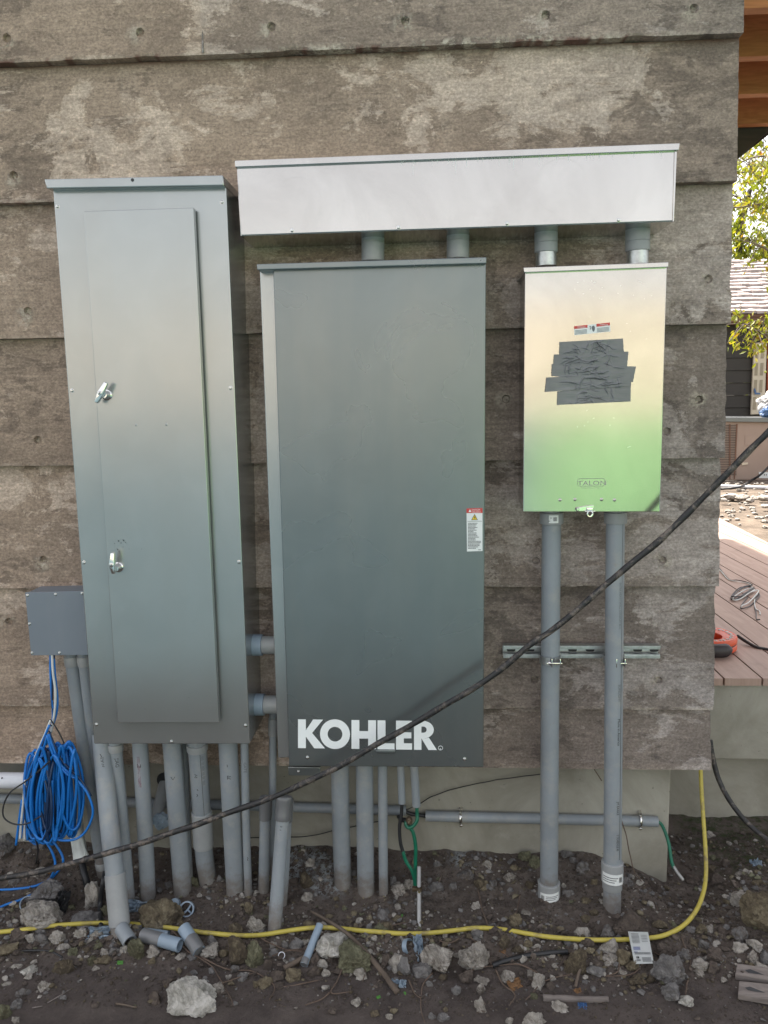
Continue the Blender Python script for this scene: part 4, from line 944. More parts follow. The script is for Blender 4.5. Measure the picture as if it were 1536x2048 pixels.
for cx_, cy_, rr_, a0, a1 in [(595, 405, .068, 35, 170), (1122, 372, .072, 60, 300)]:
    bm = B(); c = P(cx_, cy_, YT-.003); tube(bm, [c+Vector((math.cos(R(a))*rr_, 0, math.sin(R(a))*rr_)) for a in range(a0-70, a1-40, 5)], .00022, 4); obj('scribed_arc', bm, 'aluminium', tr_, 0)

# ------------------------------------------------------------------ middle transfer switch cabinet
YK = -.235
kb = thing('transfer_switch_cabinet', 'large dark grey cabinet in the middle with big white lettering near its bottom', 'electrical cabinet', P(770, 1530, YK))
bm = B(); qprism(bm, [(519, 536), (962, 526), (958, 1508), (556, 1516)], YK+.034, .01, .003); obj('body', bm, 'grey_enamel', kb, 30)
bm = B(); qprism(bm, [(546, 538), (972, 526), (967, 1535), (578, 1533)], YK, YK+.030, .0035); door = obj('door', bm, 'dark_grey_enamel', kb, 30)
bm = B(); qprism(bm, [(513, 528), (973, 514), (973, 527), (514, 540)], YK-.022, .01, .0025); obj('rain_hood', bm, 'dark_grey_enamel', kb, 30)
bm = B(); qprism(bm, [(576, 1534), (640, 1535), (640, 1552), (577, 1551)], YK+.036, YK+.05, .002); fl = obj('bottom_flange', bm, 'dark_grey_enamel', kb, 30); screw(fl, 597, 1543, YK+.036, .004)
for x, y in [(615, 1515), (929, 1518)]: screw(kb, x, y, YK, .0048)
bm = B(); qprism(bm, [(751, 1501), (791, 1501), (789, 1508), (755, 1508)], YK-.008, YK, .002); obj('pull_tab', bm, 'dark_grey_enamel', kb, 30)
bm = B(); qprism(bm, [(752, 1499.5), (790, 1499.5), (790, 1501), (752, 1501)], YK-.0015, YK, 0); obj('pull_slot', bm, 'black_ink', kb)
# lettering
bm = B(); YL = YK-.0006
def LP(x0, x1, u, v, w_=1):     # letter cell -> world; v 0..1 upwards
    x = x0+(x1-x0)*u; yb_ = 1496+(x-596)*.0150; yt = 1438.5+(x-596)*.0135
    return P(x, yb_+(yt-yb_)*v, YL)
def poly(x0, x1, pts, ccw=True): 
    vs = [bm.verts.new(LP(x0, x1, u, v)) for u, v in pts]; f = bm.faces.new(vs); return f
poly(596, 650, [(0, 0), (.29, 0), (.29, 1), (0, 1)]); poly(596, 650, [(.29, .56), (.29, .40), (.60, 0), (1.0, 0), (.52, .53), (.93, 1), (.56, 1), (.29, .62)])
def ring(x0, x1, ro=(.5, .515), rin=(.245, .255), seg=48):
    o_ = [bm.verts.new(LP(x0, x1, .5+math.cos(2*math.pi*i/seg)*ro[0], .5+math.sin(2*math.pi*i/seg)*ro[1])) for i in range(seg)]
    n_ = [bm.verts.new(LP(x0, x1, .5+math.cos(2*math.pi*i/seg)*rin[0], .5+math.sin(2*math.pi*i/seg)*rin[1])) for i in range(seg)]
    for i in range(seg): bm.faces.new((o_[i], o_[(i+1) % seg], n_[(i+1) % seg], n_[i]))
ring(640, 700)
poly(703, 752, [(0, 0), (.32, 0), (.32, 1), (0, 1)]); poly(703, 752, [(.68, 0), (1, 0), (1, 1), (.68, 1)]); poly(703, 752, [(.32, .36), (.68, .36), (.68, .62), (.32, .62)])
poly(755, 789, [(0, 0), (1, 0), (1, .21), (.47, .21), (.47, 1), (0, 1)])
poly(792, 824, [(0, 0), (1, 0), (1, .22), (.49, .22), (.49, .39), (.96, .39), (.96, .60), (.49, .60), (.49, .79), (1, .79), (1, 1), (0, 1)])
x0, x1 = 828, 873
poly(x0, x1, [(0, 0), (.33, 0), (.33, 1), (0, 1)]); poly(x0, x1, [(.33, .40), (.33, .02), (.345, .40), (.33, .43)]) if False else None
seg = 20; oc = [(.42+.46*math.sin(math.pi*i/seg), .70+.30*math.cos(math.pi*i/seg)) for i in range(seg+1)]; ic = [(.42+.14*math.sin(math.pi*i/seg), .70+.105*math.cos(math.pi*i/seg)) for i in range(seg+1)]
oc = [(.33, 1)]+oc+[(.33, .40)]; ic = [(.33, .805)]+ic+[(.33, .595)]
A_ = [bm.verts.new(LP(x0, x1, *q)) for q in oc]; B_ = [bm.verts.new(LP(x0, x1, *q)) for q in ic]
for i in range(len(A_)-1): bm.faces.new((A_[i], A_[i+1], B_[i+1], B_[i]))
poly(x0, x1, [(.33, .399), (.64, 0), (1.02, 0), (.66, .43), (.52, .401)])
# registered mark
c = P(881, 1496, YL)
tube(bm, [c+Vector((math.cos(2*math.pi*i/24)*.0066, 0, math.sin(2*math.pi*i/24)*.0066)) for i in range(25)], .0007, 5, False)
obj('lettering', bm, 'logo_white', door)
def put_text(s, size, px, py, Y, mat, parent, name='printing', rot=0, sx=1.0, align='CENTER', thick=0):
    bm = text_bm(s, size, thick, align); c = P(px, py, Y)
    M_ = Matrix.Translation(c) @ Matrix.Rotation(R(-rot), 4, 'Y') @ Matrix.Rotation(R(90), 4, 'X') @ Matrix.Diagonal((sx, 1, 1, 1)); bm.transform(M_); return obj(name, bm, mat, parent)
put_text('R', .0085, 881, 1500, YL, 'logo_white', door, 'registered_mark')
# danger sticker on the door
st = obj('warning_sticker', (lambda b: (qprism(b, [(933, 1017), (965, 1016), (965, 1102), (934, 1103)], YK-.0012, YK-.0002, 0), b)[1])(B()), 'printed_sticker', door)
def patch_(px, Y, mat, parent, name):
    bm = B(); qprism(bm, px, Y, Y+.0005, 0); return obj(name, bm, mat, parent)
ys_ = YK-.0018
hd = patch_([(933, 1017), (965, 1016), (965, 1026), (933, 1026)], ys_, 'sticker_red', door, 'sticker_header')
put_text('DANGER', .0062, 952, 1021, ys_-.0006, 'printed_sticker', door); put_text('PELIGRO', .0062, 953, 1025.4, ys_-.0006, 'printed_sticker', door)
patch_([(937, 1024), (943, 1024), (940, 1018.5)], ys_-.0006, 'printed_sticker', door, 'alert_triangle')
patch_([(942.6, 1040), (955.6, 1040), (949.2, 1028)], ys_, 'black_ink', door, 'hazard_border'); patch_([(944.2, 1039.2), (954.1, 1039.2), (949.2, 1030)], ys_-.0007, 'sticker_yellow', door, 'hazard_triangle')
patch_([(949.6, 1031.5), (948.2, 1035.6), (949.4, 1035.4), (948.6, 1038.8), (951, 1034.6), (949.8, 1034.8), (950.4, 1031.6)], ys_-.0014, 'black_ink', door, 'lightning_bolt')
patch_([(935, 1042.3), (964, 1042), (964, 1042.7), (935, 1043)], ys_, 'grey_ink', door, 'rule_line')
bm = B(); rnd = random.Random(8)
wl = [19, 17, 15, 19, 14, 17, 11, 17, 17, 19, 22, 15, 15, 26, 26, 23, 23, 20, 16]
for i, L in enumerate(wl):
    y = 1046.6+i*2.78; x = 936
    while x < 936+L:
        q = rnd.uniform(1.4, 4); xe = min(x+q, 936+L); qprism(bm, [(x, y-.75), (xe, y-.75), (xe, y+.6), (x, y+.6)], ys_, ys_+.0005, 0); x = xe+.5
qprism(bm, [(956.5, 1099), (962, 1099), (962, 1100.3), (956.5, 1100.3)], ys_, ys_+.0005, 0)
obj('fine_print', bm, 'grey_ink', door)

# ------------------------------------------------------------------ meter box at the right
YM = -.195
mb = thing('meter_box', 'upright bare aluminium meter box at the right with a hasp at its bottom edge', 'meter box', P(1190, 1024, YM))
bm = B(); qprism(bm, [(1053, 544), (1328, 535), (1316, 1018), (1050, 1018)], YM+.012, .0, .002); obj('body', bm, 'aluminium', mb, 30)
bm = B(); qprism(bm, [(1050, 544), (1334, 532), (1320, 1024), (1046, 1024)], YM, YM+.010, .002); md = obj('front_cover', bm, 'aluminium', mb, 30)
bm = B(); qprism(bm, [(1047, 535), (1337, 524), (1337, 534), (1048, 545)], YM-.014, .0, .0015); obj('lid', bm, 'aluminium', mb, 30)
# embossed maker's plate text
put_text('TALON', .0185, 1184, 970.5, YM-.0004, 'alu_shadow', md, 'embossed_name', 0, 1.35, thick=.0004)
bm = B(); l_ = [P(x, y, YM-.0006) for x, y in [(1158, 957.5), (1207, 956.5), (1209.5, 959), (1209.5, 969.5), (1207, 972), (1158, 972.5), (1155.5, 970), (1155.5, 960), (1158, 957.5)]]; tube(bm, l_, .0006, 5)
for i in range(11): a = 1163+i*3.4; tube(bm, [P(a, 976, YM-.0004), P(a+2.2, 976, YM-.0004)], .0007, 4)
obj('embossed_frame', bm, 'alu_shadow', md, 0)
for x, y in [(1120, 1000), (1150, 999), (1203, 999), (1229, 1000)]:
    bm = B(); lathe(bm, P(x, y, YM)+Vector((0, .0006, 0)), (0, -1, 0), [(0, .0055), (.0004, .0055), (.0018, .0022), (.002, .001)], 14); obj('spot_weld', bm, 'aluminium', md, 60)
hs_ = B(); qprism(hs_, [(1152, 1016), (1170, 1012.5), (1187, 1010.5), (1187, 1021), (1170, 1022), (1153, 1023)], YM-.006, YM, .001); hp_ = obj('hasp', hs_, 'chrome', mb, 30)
bm = B(); lathe(bm, P(1155, 1018.5, YM-.006), (0, -1, 0), [(0, .0052), (.002, .0052), (.005, .003)], 14); obj('rivet', bm, 'chrome', hp_, 35)
bm = B(); c = P(1180, 1028, YM-.012); n = 20
tube(bm, [c+Vector((math.cos(2*math.pi*i/n)*.0075, 0, math.sin(2*math.pi*i/n)*.0075)) for i in range(n+1)], .0028, 8, False); box(bm, (c.x-.009, c.y-.001, c.z+.0075), (c.x+.007, c.y+.002, c.z+.018), .0005); box(bm, (c.x-.015, c.y-.002, c.z+.0068), (c.x+.015, c.y+.002, c.z+.0092), .0004)
obj('padlock_eye', bm, 'chrome', hp_, 35)
sk = patch_([(1148, 652.5), (1220, 645), (1221, 663), (1149, 670.5)], YM-.0008, 'printed_sticker', md, 'warning_sticker')
patch_([(1148, 652.5), (1175, 649.7), (1175, 655.3), (1148.5, 658)], YM-.0014, 'sticker_red', md, 'sticker_header'); patch_([(1193, 647.8), (1220, 645), (1220, 650.7), (1193, 653.4)], YM-.0014, 'sticker_red', md, 'sticker_header')
put_text('DANGER', .0058, 1163, 655.6, YM-.0021, 'printed_sticker', md, rot=-6); put_text('DANGER', .0058, 1208, 650.9, YM-.0021, 'printed_sticker', md, rot=-6)
bm = B()
for base in (1150, 1194):
    for i in range(4):
        y = 661+i*2.3-(base-1150)*.104; qprism(bm, [(base, y), (base+24, y-2.4), (base+24, y-1.5), (base, y+.9)], YM-.0014, YM-.0009, 0)
obj('fine_print', bm, 'grey_ink', md)
bm = B(); qprism(bm, [(1184.5, 652), (1188, 651), (1190, 655), (1189.5, 660), (1187, 663.5), (1184.5, 660), (1183.5, 656)], YM-.0014, YM-.0009, 0); tube(bm, [P(1179, 653.5, YM-.0012), P(1181.6, 653, YM-.0012), P(1181.8, 655.6, YM-.0012), P(1180.4, 657.5, YM-.0012), P(1180.8, 659, YM-.0012)], .0010, 5)
obj('hand_symbol', bm, 'grey_ink', md)
bm = B(); rnd = random.Random(6)
for i in range(34):
    x = rnd.choice([rnd.uniform(1150, 1200), rnd.uniform(1060, 1310)]); y = rnd.choice([rnd.uniform(560, 600), rnd.uniform(560, 1000)]); a = P(x, y, YM-.0003); d = Vector((rnd.uniform(-1, 1), 0, rnd.uniform(-.4, .4)))*rnd.uniform(.003, .012); tube(bm, [a, a+d*.5+Vector((0, 0, .0006)), a+d], .00022, 3)
obj('scratches', bm, 'white_oxide', md)
# duct tape patch
dt = thing('duct_tape_patch', 'wrinkled dark grey duct tape strips covering the middle of the meter box', 'duct tape', P(1180, 745, YM))
def strip(c4, seed, lay):
    bm = B(); nx, nz = 200, 44; Y0 = YM-.0015-.0011*lay; g = []
    a, b, c_, d = [P(x, y, Y0) for x, y in c4]; rn = random.Random(seed*5+1); creases = []
    for _ in range(26):
        q_ = a.lerp(b, rn.uniform(.12, .88)).lerp(d.lerp(c_, rn.uniform(.1, .9)), rn.random()); an = rn.choice([rn.gauss(0, .25), rn.gauss(0, .25), rn.gauss(1.45, .3), rn.uniform(0, 3.1)])
        creases.append((q_.x, q_.z, math.cos(an), math.sin(an), rn.uniform(.008, .035), rn.uniform(.0007, .0018), rn.uniform(.0012, .0042)))
    for j in range(nz+1):
        row = []
        for i in range(nx+1):
            u, v = i/nx, j/nz; top = a.lerp(b, u); bot = d.lerp(c_, u); p = top.lerp(bot, v)
            ed_ = min(1, 6*min(u, 1-u))*min(1, .35+3*min(v, 1-v)); hgt = .0012*noise.noise(Vector((p.x*30, p.z*60, seed)))
            for (cx, cz, ca, sa, hl, wd_, am) in creases:
                dx, dz = p.x-cx, p.z-cz; al = dx*ca+dz*sa; ac = -dx*sa+dz*ca+.004*noise.noise(Vector((al*60, cx*50, 0)))
                if abs(al) < hl and abs(ac) < wd_*3: hgt += am*math.exp(-(ac/wd_)**2)*(1-(al/hl)**2)
            p = p+Vector((0, -hgt*ed_-.0004, 0))
            if i in (0, nx): p.x += .0012*noise.noise(Vector((seed, v*9, i)))
            row.append(bm.verts.new(p))
        g.append(row)
    for j in range(nz):
        for i in range(nx): bm.faces.new((g[j][i], g[j+1][i], g[j+1][i+1], g[j][i+1]))
    obj('tape_strip', bm, 'duct_tape', dt, 0)
strip([(1119, 684), (1246, 677), (1248, 708), (1118, 712)], 1, 0)
strip([(1108, 709), (1257, 703), (1254, 735), (1106, 736)], 2, 1)
strip([(1104, 728), (1272, 733), (1266, 764), (1103, 752)], 3, 2)
strip([(1115, 783), (1262, 762), (1261, 803), (1114, 810)], 4, 1)
strip([(1093, 755), (1262, 746), (1262, 772), (1090, 784)], 5, 3)

# ------------------------------------------------------------------ conduits
RC = {'big': .0305, 'mid': .0245, 'one': .0167, 'small': .0125}
def wpx(px, Y): return px/2*(Y-CAM.y)*1.0/FF*1.01
def conduit(label, pts, wd, Y0, ground=True, couple=None, name='conduit', mat='pvc_muddy', grp='grey conduits rising from the soil', extra=None, hub=False):
    """pts: pixel polyline from top to bottom; Y of the top, the foot is where its last pixel meets the soil"""
    foot = G(*pts[-1]) if ground else None
    top = P(*pts[0], Y0); W = []
    Yb = foot.y if ground else Y0
    for x, y in pts:
        t = (y-pts[0][1])/max(1, (pts[-1][1]-pts[0][1])); W.append(P(x, y, Y0+(Yb-Y0)*t))
    r = wd/2*(top-CAM).dot(fw)/FF
    t = thing(name, label, 'conduit', W[-1], grp)
    path = list(W)
    if ground: path.append(W[-1]+(W[-1]-W[-2]).normalized()*.10)
    path[0] = path[0]+(path[0]-path[1]).normalized()*(.03 if Y0 < 0 else 0)
    bm = B(); tube(bm, crom(path, 6) if len(path) > 3 else path, r, 28); obj('pipe', bm, mat, t, 40)
    if couple:
        for (a, b, k_) in couple:
            def at(yy):
                for p, q, (x1, y1), (x2, y2) in zip(W, W[1:], pts, pts[1:]):
                    if yy <= y2 or (x2, y2) == tuple(pts[-1]): return p.lerp(q, (yy-y1)/(y2-y1))
            A1, B1 = at(a), at(b); L = (B1-A1).length
            bm = B(); lathe(bm, A1, B1-A1, [(0, r*1.0), (.0005, r*k_*.97), (.002, r*k_), (L-.002, r*k_), (L, r*k_*.97), (L+.0005, r)], 28); obj('coupling', bm, 'pvc_coupling', t, 30)
    return t, W, r
def wrap_text(s, size, W0, W1, frac, ang, r, parent, mat='black_ink', name='printing', sx=1.0, rev=False):
    """text running down a pipe between W0 and W1 starting at fraction frac, on the face at angle ang from the viewer (to the right)"""
    bm = text_bm(s, size, 0, 'LEFT'); bmesh.ops.triangulate(bm, faces=bm.faces); d = (W1-W0).normalized()
    yv = Vector((CAM.x-W0.x, CAM.y-W0.y, 0)).normalized(); yv = (yv-d*yv.dot(d)).normalized(); xv = yv.cross(d); 
    if xv.x < 0: xv = -xv
    for v in bm.verts:
        a = ang+(v.co.y-size*.35)/r
        al = W0.lerp(W1, frac)+d*(v.co.x*sx)
        v.co = al+(yv*math.cos(a)+xv*math.sin(a))*(r+.0006)
    obj(name, bm, mat, parent)
def strokes(lines, W0, W1, frac, ang, r, parent, mat='black_ink', name='marker_writing', th=.0009):
    bm = B(); d = (W1-W0).normalized(); yv = Vector((CAM.x-W0.x, CAM.y-W0.y, 0)).normalized(); yv = (yv-d*yv.dot(d)).normalized(); xv = yv.cross(d)
    if xv.x < 0: xv = -xv
    for ln in lines:
        tube(bm, [W0.lerp(W1, frac)+d*v+(yv*math.cos(ang+u/r)+xv*math.sin(ang+u/r))*(r+.0003) for u, v in ln], th, 5)
    return obj(name, bm, mat, parent)
# below the left cabinet
Yp = -.115
conduit('grey conduit leaning from the left end of the junction box down behind the blue coil', [(144, 1322), (178, 1560), (207, 1745)], 27, -.07, couple=[(1312, 1330, 1.12), (1722, 1735, 1.06)])
conduit('grey conduit from the junction box passing behind the left edge of the tall cabinet', [(168, 1322), (190, 1500), (228, 1730)], 23, -.085, couple=[(1312, 1330, 1.14)])
tC, W, r = conduit('leftmost thick conduit under the tall cabinet with a coupling and an elbow at its foot', [(204, 1486), (218, 1640), (230, 1750), (241, 1868)], 36, Yp, couple=[(1747, 1850, 1.09)])
strokes([[(-.006, -.012), (-.002, -.003), (-.007, .004), (.003, 0), (.001, .010), (-.006, .010), (.004, .016)], [(-.004, .02), (.003, .022), (-.002, .028), (.004, .03)]], W[0], W[1], .18, -.1, r, tC)
tD, W, r = conduit('thin conduit with scrawled marker between the leftmost thick conduit and the pink marked one', [(231, 1488), (246, 1660), (259, 1815)], 25, Yp-.005, couple=[(1488, 1502, 1.2)])
wrap_text('JIAG', .016, W[0], W[1], .14, .0, r, tD, name='marker_writing')
tE, W, r = conduit('conduit with a faded pink spray mark and a marker sign under the tall cabinet', [(280, 1488), (289, 1640), (297, 1800)], 31, Yp)
strokes([[(-.006, .004), (-.006, .016), (.004, .016), (-.004, .010)], [(.004, .006), (.004, .016)]], W[0], W[1], .2, -.25, r, tE)
bm = B(); d = (W[1]-W[0]).normalized(); nvx = 10
g = []
for j in range(12):
    row = []
    for i in range(6):
        a = .05+(i/5-.5)*.35+.1*noise.noise(Vector((i, j, 0))); row.append(bm.verts.new(W[0].lerp(W[1], .12+.40*j/11)+(Vector((0, -1, 0))*math.cos(a)+Vector((1, 0, 0))*math.sin(a))*(r+.0007)))
    g.append(row)
for j in range(11):
    for i in range(5): bm.faces.new((g[j][i], g[j][i+1], g[j+1][i+1], g[j+1][i]))
obj('spray_mark', bm, 'pink_spray', tE)
tF, W, r = conduit('thick conduit marked with a small V under the middle of the tall cabinet', [(344, 1488), (355, 1640), (366, 1784)], 37, Yp)
strokes([[(-.008, 0), (-.002, .011), (.005, .0)]], W[0], W[1], .37, -.1, r, tF)
conduit('narrow conduit half hidden behind the V marked conduit', [(368, 1488), (372, 1640), (378, 1770)], 18, -.05)
tG, W, r = conduit('conduit with a seam line, a wide coupling and a curved foot under the tall cabinet', [(394, 1488), (402, 1600), (407, 1690), (411, 1730), (417, 1764)], 37, Yp, couple=[(1487, 1500, 1.14), (1622, 1692, 1.12)])
strokes([[(.004, 0), (.004, .24)]], W[0], W[1], .05, .1, r, tG, name='seam_line', th=.0006); strokes([[(-.004, .0), (.004, .004), (-.003, .006), (.004, .012), (-.006, .012)]], W[0], W[1], .45, -.35, r, tG)
strokes([[(-.003, 0), (0, .005), (-.004, .010)], [(-.001, -.018), (.002, -.012)]], W[0], W[1], .8, -.3, r, tG)
wrap_text("|||||  ||| |||||| |||| |||  |||||", .010, W[0], W[1], .15, .5, r, tG, 'grey_ink', sx=1.2)
tH, W, r = conduit('thick conduit marked with an R under the right part of the tall cabinet', [(456, 1488), (464, 1640), (472, 1790)], 38, Yp)
strokes([[(-.006, -.038), (-.006, -.03)], [(-.007, 0), (-.007, .012)], [(-.007, 0), (.003, .003), (-.006, .007), (.003, .012)]], W[0], W[1], .36, .0, r, tH)
tI, W, r = conduit('thin pale conduit with GATE handwritten down it, under the tall cabinet right corner', [(489, 1488), (492, 1640), (497, 1796)], 16, Yp)
wrap_text('GATE', .013, W[0], W[1], .22, 0, r, tI, 'grey_ink', name='marker_writing', sx=1.1)
strokes([[(.0, 0), (.003, .004), (.0, .006), (.002, .012)]], W[1], W[2], .45, 0, r, tI)
# stub-ups with tape between the two cabinets
def taped_stub(label, pts, wd, Y0, mark=False):
    t, W, r = conduit(label, pts, wd, Y0, grp='taped stub conduits')
    bm = B(); n = 26; hL = .030; d = (W[0]-W[1]).normalized(); u, v = frame_for(d)
    rs = []
    for k_, (al, rr) in enumerate([(-.034, 1.07), (-.03, 1.11), (-.015, 1.10), (.026, 1.13), (.034, 1.22), (.040, 1.1), (.043, .6), (.038, .15)]):
        rs.append([bm.verts.new(W[0]+d*(al+(.004*noise.noise(Vector((j*.8, k_, 0))) if k_ < 2 else .002*noise.noise(Vector((j*1.5, k_, 7)))))+(u*math.cos(2*math.pi*j/n)+v*math.sin(2*math.pi*j/n))*r*(rr+.22*abs(noise.noise(Vector((j*.9, k_*1.3, wd)))))) for j in range(n)])
    for A1, B1 in zip(rs, rs[1:]):
        for j in range(n): bm.faces.new((A1[j], A1[(j+1) % n], B1[(j+1) % n], B1[j]))
    bm.faces.new(rs[-1]); obj('tape_wrap', bm, 'duct_tape', t, 50)
    return t, W, r
taped_stub('upright grey stub conduit with torn tape on top, left of the slanted stub', [(531, 1618), (529, 1700), (527, 1786)], 22, -.12)
t, W, r = taped_stub('slanted grey stub conduit capped with dark tape in front between the two cabinets', [(567, 1618), (558, 1740), (549, 1860)], 27, -.19)
strokes([[(-.003, 0), (0, .003), (.003, 0)], [(-.004, .012), (.001, .012)]], W[0], W[1], .25, -.2, r, t)
taped_stub('second grey stub conduit hidden behind the slanted taped stub', [(573, 1622), (569, 1720), (563, 1808)], 22, -.15)
conduit('very thin grey conduit hanging behind the gap between the two cabinets', [(546, 1440), (545, 1600), (543, 1750)], 15, -.05, couple=[(1436, 1470, 1.25)])
# below the middle cabinet
for lab, pts, wd in [('thick conduit under the middle cabinet, nearest its left corner', [(680, 1530), (682, 1650), (686, 1770)], 36), ('thick conduit under the middle cabinet, second from its left corner', [(729, 1530), (730, 1650), (732, 1786)], 35), ('slimmer full length conduit under the middle cabinet beside the two thick ones', [(765, 1530), (766, 1660), (767, 1792)], 19)]:
    conduit(lab, pts, wd, -.12)
for lab, pts, wd in [('short conduit sleeve under the middle cabinet releasing a black cable', [(801, 1530), (804, 1606)], 14.5), ('short conduit sleeve under the middle cabinet releasing a green cable', [(828, 1530), (833, 1612)], 16.5)]:
    top = P(*pts[0], -.12); b = P(*pts[1], -.12); rr = wd/2*(top-CAM).dot(fw)/FF; t = thing('conduit_sleeve', lab, 'conduit', top); bm = B(); hollow(bm, b, top, rr, rr*.8); obj('pipe', bm, 'pvc', t, 40)
# below the meter box
tR, W, r = conduit('bare conduit from meter box left side down to a stickered collar in the soil', [(1103, 1022), (1100, 1400), (1098, 1792)], 38, -.11, couple=[(1024, 1046, 1.24), (1762, 1800, 1.24)], grp='conduits under the meter box')
def wrap_patch(W0, W1, f0, f1, a0, a1, r, mat, parent, name, tilt=0):
    bm = B(); d = (W1-W0).normalized(); yv = Vector((CAM.x-W0.x, CAM.y-W0.y, 0)).normalized(); yv = (yv-d*yv.dot(d)).normalized(); xv = yv.cross(d)
    if xv.x < 0: xv = -xv
    g = [[bm.verts.new(W0.lerp(W1, f0+(f1-f0)*j)+d*tilt*(i/10)+(yv*math.cos(a0+(a1-a0)*i/10)+xv*math.sin(a0+(a1-a0)*i/10))*r) for i in range(11)] for j in (0, 1)]
    for i in range(10): bm.faces.new((g[0][i], g[1][i], g[1][i+1], g[0][i+1]))
    return obj(name, bm, mat, parent)
def barcode(W0, W1, f0, f1, a0, a1, r, parent, tilt=0):
    a = a0
    bmN = []
    rn = random.Random(int(a0*100))
    while a < a1:
        w_ = rn.uniform(.02, .06); wrap_patch(W0, W1, f0, f1, a, a+w_, r, 'black_ink', parent, 'barcode_bar', tilt*(a-a0)); a += w_+rn.uniform(.02, .05)
def sticker(W0, W1, f0, f1, a0, a1, r, t, tilt, code_left):
    s_ = wrap_patch(W0, W1, f0, f1, a0, a1, r+.0008, 'printed_sticker', t, 'sticker', tilt)
    fm = f0+(f1-f0)*.25; fn = f0+(f1-f0)*.75
    ca = (a0+.12, a0+.45) if code_left else (a1-.45, a1-.12); off = tilt*((ca[0]-a0)/(a1-a0))
    for q in range(6):
        aa = ca[0]+(ca[1]-ca[0])*q/6; wrap_patch(W0, W1, fm+off/(W1-W0).length, fn+off/(W1-W0).length, aa, aa+(.035 if q % 2 else .022), r+.0012, 'black_ink', s_, 'barcode_bar')
    ta = (ca[1]+.12, a1-.1) if code_left else (a0+.1, ca[0]-.12); off = tilt*((ta[0]-a0)/(a1-a0))/(W1-W0).length
    for q in range(3):
        fq = f0+(f1-f0)*(.3+.2*q)+off; wrap_patch(W0, W1, fq, fq+(f1-f0)*.07, ta[0], ta[1]-.15*q, r+.0012, 'grey_ink', s_, 'fine_print', tilt*.5)
H_ = 1792-1400
sticker(W[1], W[2], (1776-1400)/H_, (1793-1400)/H_, -.85, 1.0, r*1.24, tR, -.006, True)
sticker(W[0], W[1], (1027-1022)/378, (1042-1022)/378, -.2, .6, r*1.24, tR, 0, False)
tS, W, r = conduit('printed conduit from meter box right side down to a stickered collar above the soil', [(1231, 1022), (1228, 1330), (1225, 1700), (1224, 1822)], 37, -.11, couple=[(1024, 1046, 1.22), (1722, 1762, 1.22), (1762, 1776, 1.1)], grp='conduits under the meter box')
sticker(W[2], W[3], (1737-1700)/122, (1758-1700)/122, -1.0, 1.1, r*1.22, tS, .0035, False)
dW = W[2]-W[1]
wrap_text('EXTRA HEAVY WALL CONDUIT 90 C', .0085, W[0], W[1], .45, .62, r, tS, 'grey_ink', sx=1.02)
wrap_text('SUNLIGHT', .010, W[1], W[2], .09, .62, r, tS, 'grey_ink', sx=1.15)
wrap_text('Made in America', .0125, W[1], W[2], (1430-1330)/370, .62, r, tS, 'black_ink', sx=1.0)
wrap_text('JM EAGLE', .011, W[1], W[2], (1594-1330)/370, .58, r, tS, 'black_ink', sx=.95)
wrap_text('2" SCHEDULE 80', .012, W[1], W[2], (1660-1330)/370, .60, r, tS, 'black_ink', sx=.62)
strokes([[(.0, -.1), (.0, .55)]], W[1], W[2], .12, .86, r, tS, name='seam_line', th=.0006); strokes([[(.0, 0), (.0, .48)]], W[0], W[1], .05, .86, r, tS, 'grey_ink', name='seam_line', th=.0006)
# nipples between trough and the boxes
for lab, x, y0, y1, wd, metal in [('grey nipple from the trough into the middle cabinet, left one', 746, 466, 522, 46, 0), ('grey nipple from the trough into the middle cabinet, right one', 916, 464, 517, 45, 0), ('grey and steel nipple from the trough into the left of the meter box', 1092, 460, 531, 46, 1), ('grey and steel nipple from the trough into the right of the meter box', 1275, 458, 528, 48, 1)]:
    a, b = P(x, y0, -.10), P(x, y1, -.10); rr = wd/2*(a-CAM).dot(fw)/FF; L = (b-a).length; t = thing('conduit_nipple', lab, 'conduit nipple', b, 'nipples between the trough and the boxes')
    e = .62 if metal else 1.0; ym = .45
    bm = B(); lathe(bm, a-Vector((0, 0, -.01)), b-a, [(0, rr), (L*ym, rr), (L*ym+.001, rr*.965), (L*ym+.002, rr), (L*e+.01, rr), (L*e+.012, rr*.95)], 32); obj('pvc_sleeve', bm, 'pvc_coupling', t, 30)
    if metal: bm = B(); lathe(bm, a+(b-a)*(e-.02), b-a, [(0, rr*.9), (L*.42, rr*.9)], 32); obj('steel_sleeve', bm, 'galvanised', t, 30); 
# nipples between the two cabinets
for lab, y in [('upper short horizontal conduit joining the tall and middle cabinets', 1290), ('lower short horizontal conduit joining the tall and middle cabinets', 1409)]:
    x0 = 500 if y < 1300 else 504; a, b = P(x0-20, y, -.11), P(x0+60, y, -.11); k_ = (a-CAM).dot(fw)/FF; t = thing('conduit_nipple', lab, 'conduit nipple', a, 'nipples joining the cabinets')
    bm = B(); lathe(bm, a, b-a, [(0, 18*k_), ((b-a).length, 18*k_)], 32); obj('pvc_sleeve', bm, 'pvc_coupling', t, 30)
    c1_, c2_ = P(x0+1, y, -.11), P(x0+25, y, -.11); bm = B(); lathe(bm, c1_, b-a, [(0, 18*k_), (.0005, 20.5*k_), (.003, 21.5*k_), ((c2_-c1_).length, 21.5*k_), ((c2_-c1_).length+.0005, 18*k_)], 32); obj('locknut_bushing', bm, 'pvc_blue', t, 30)
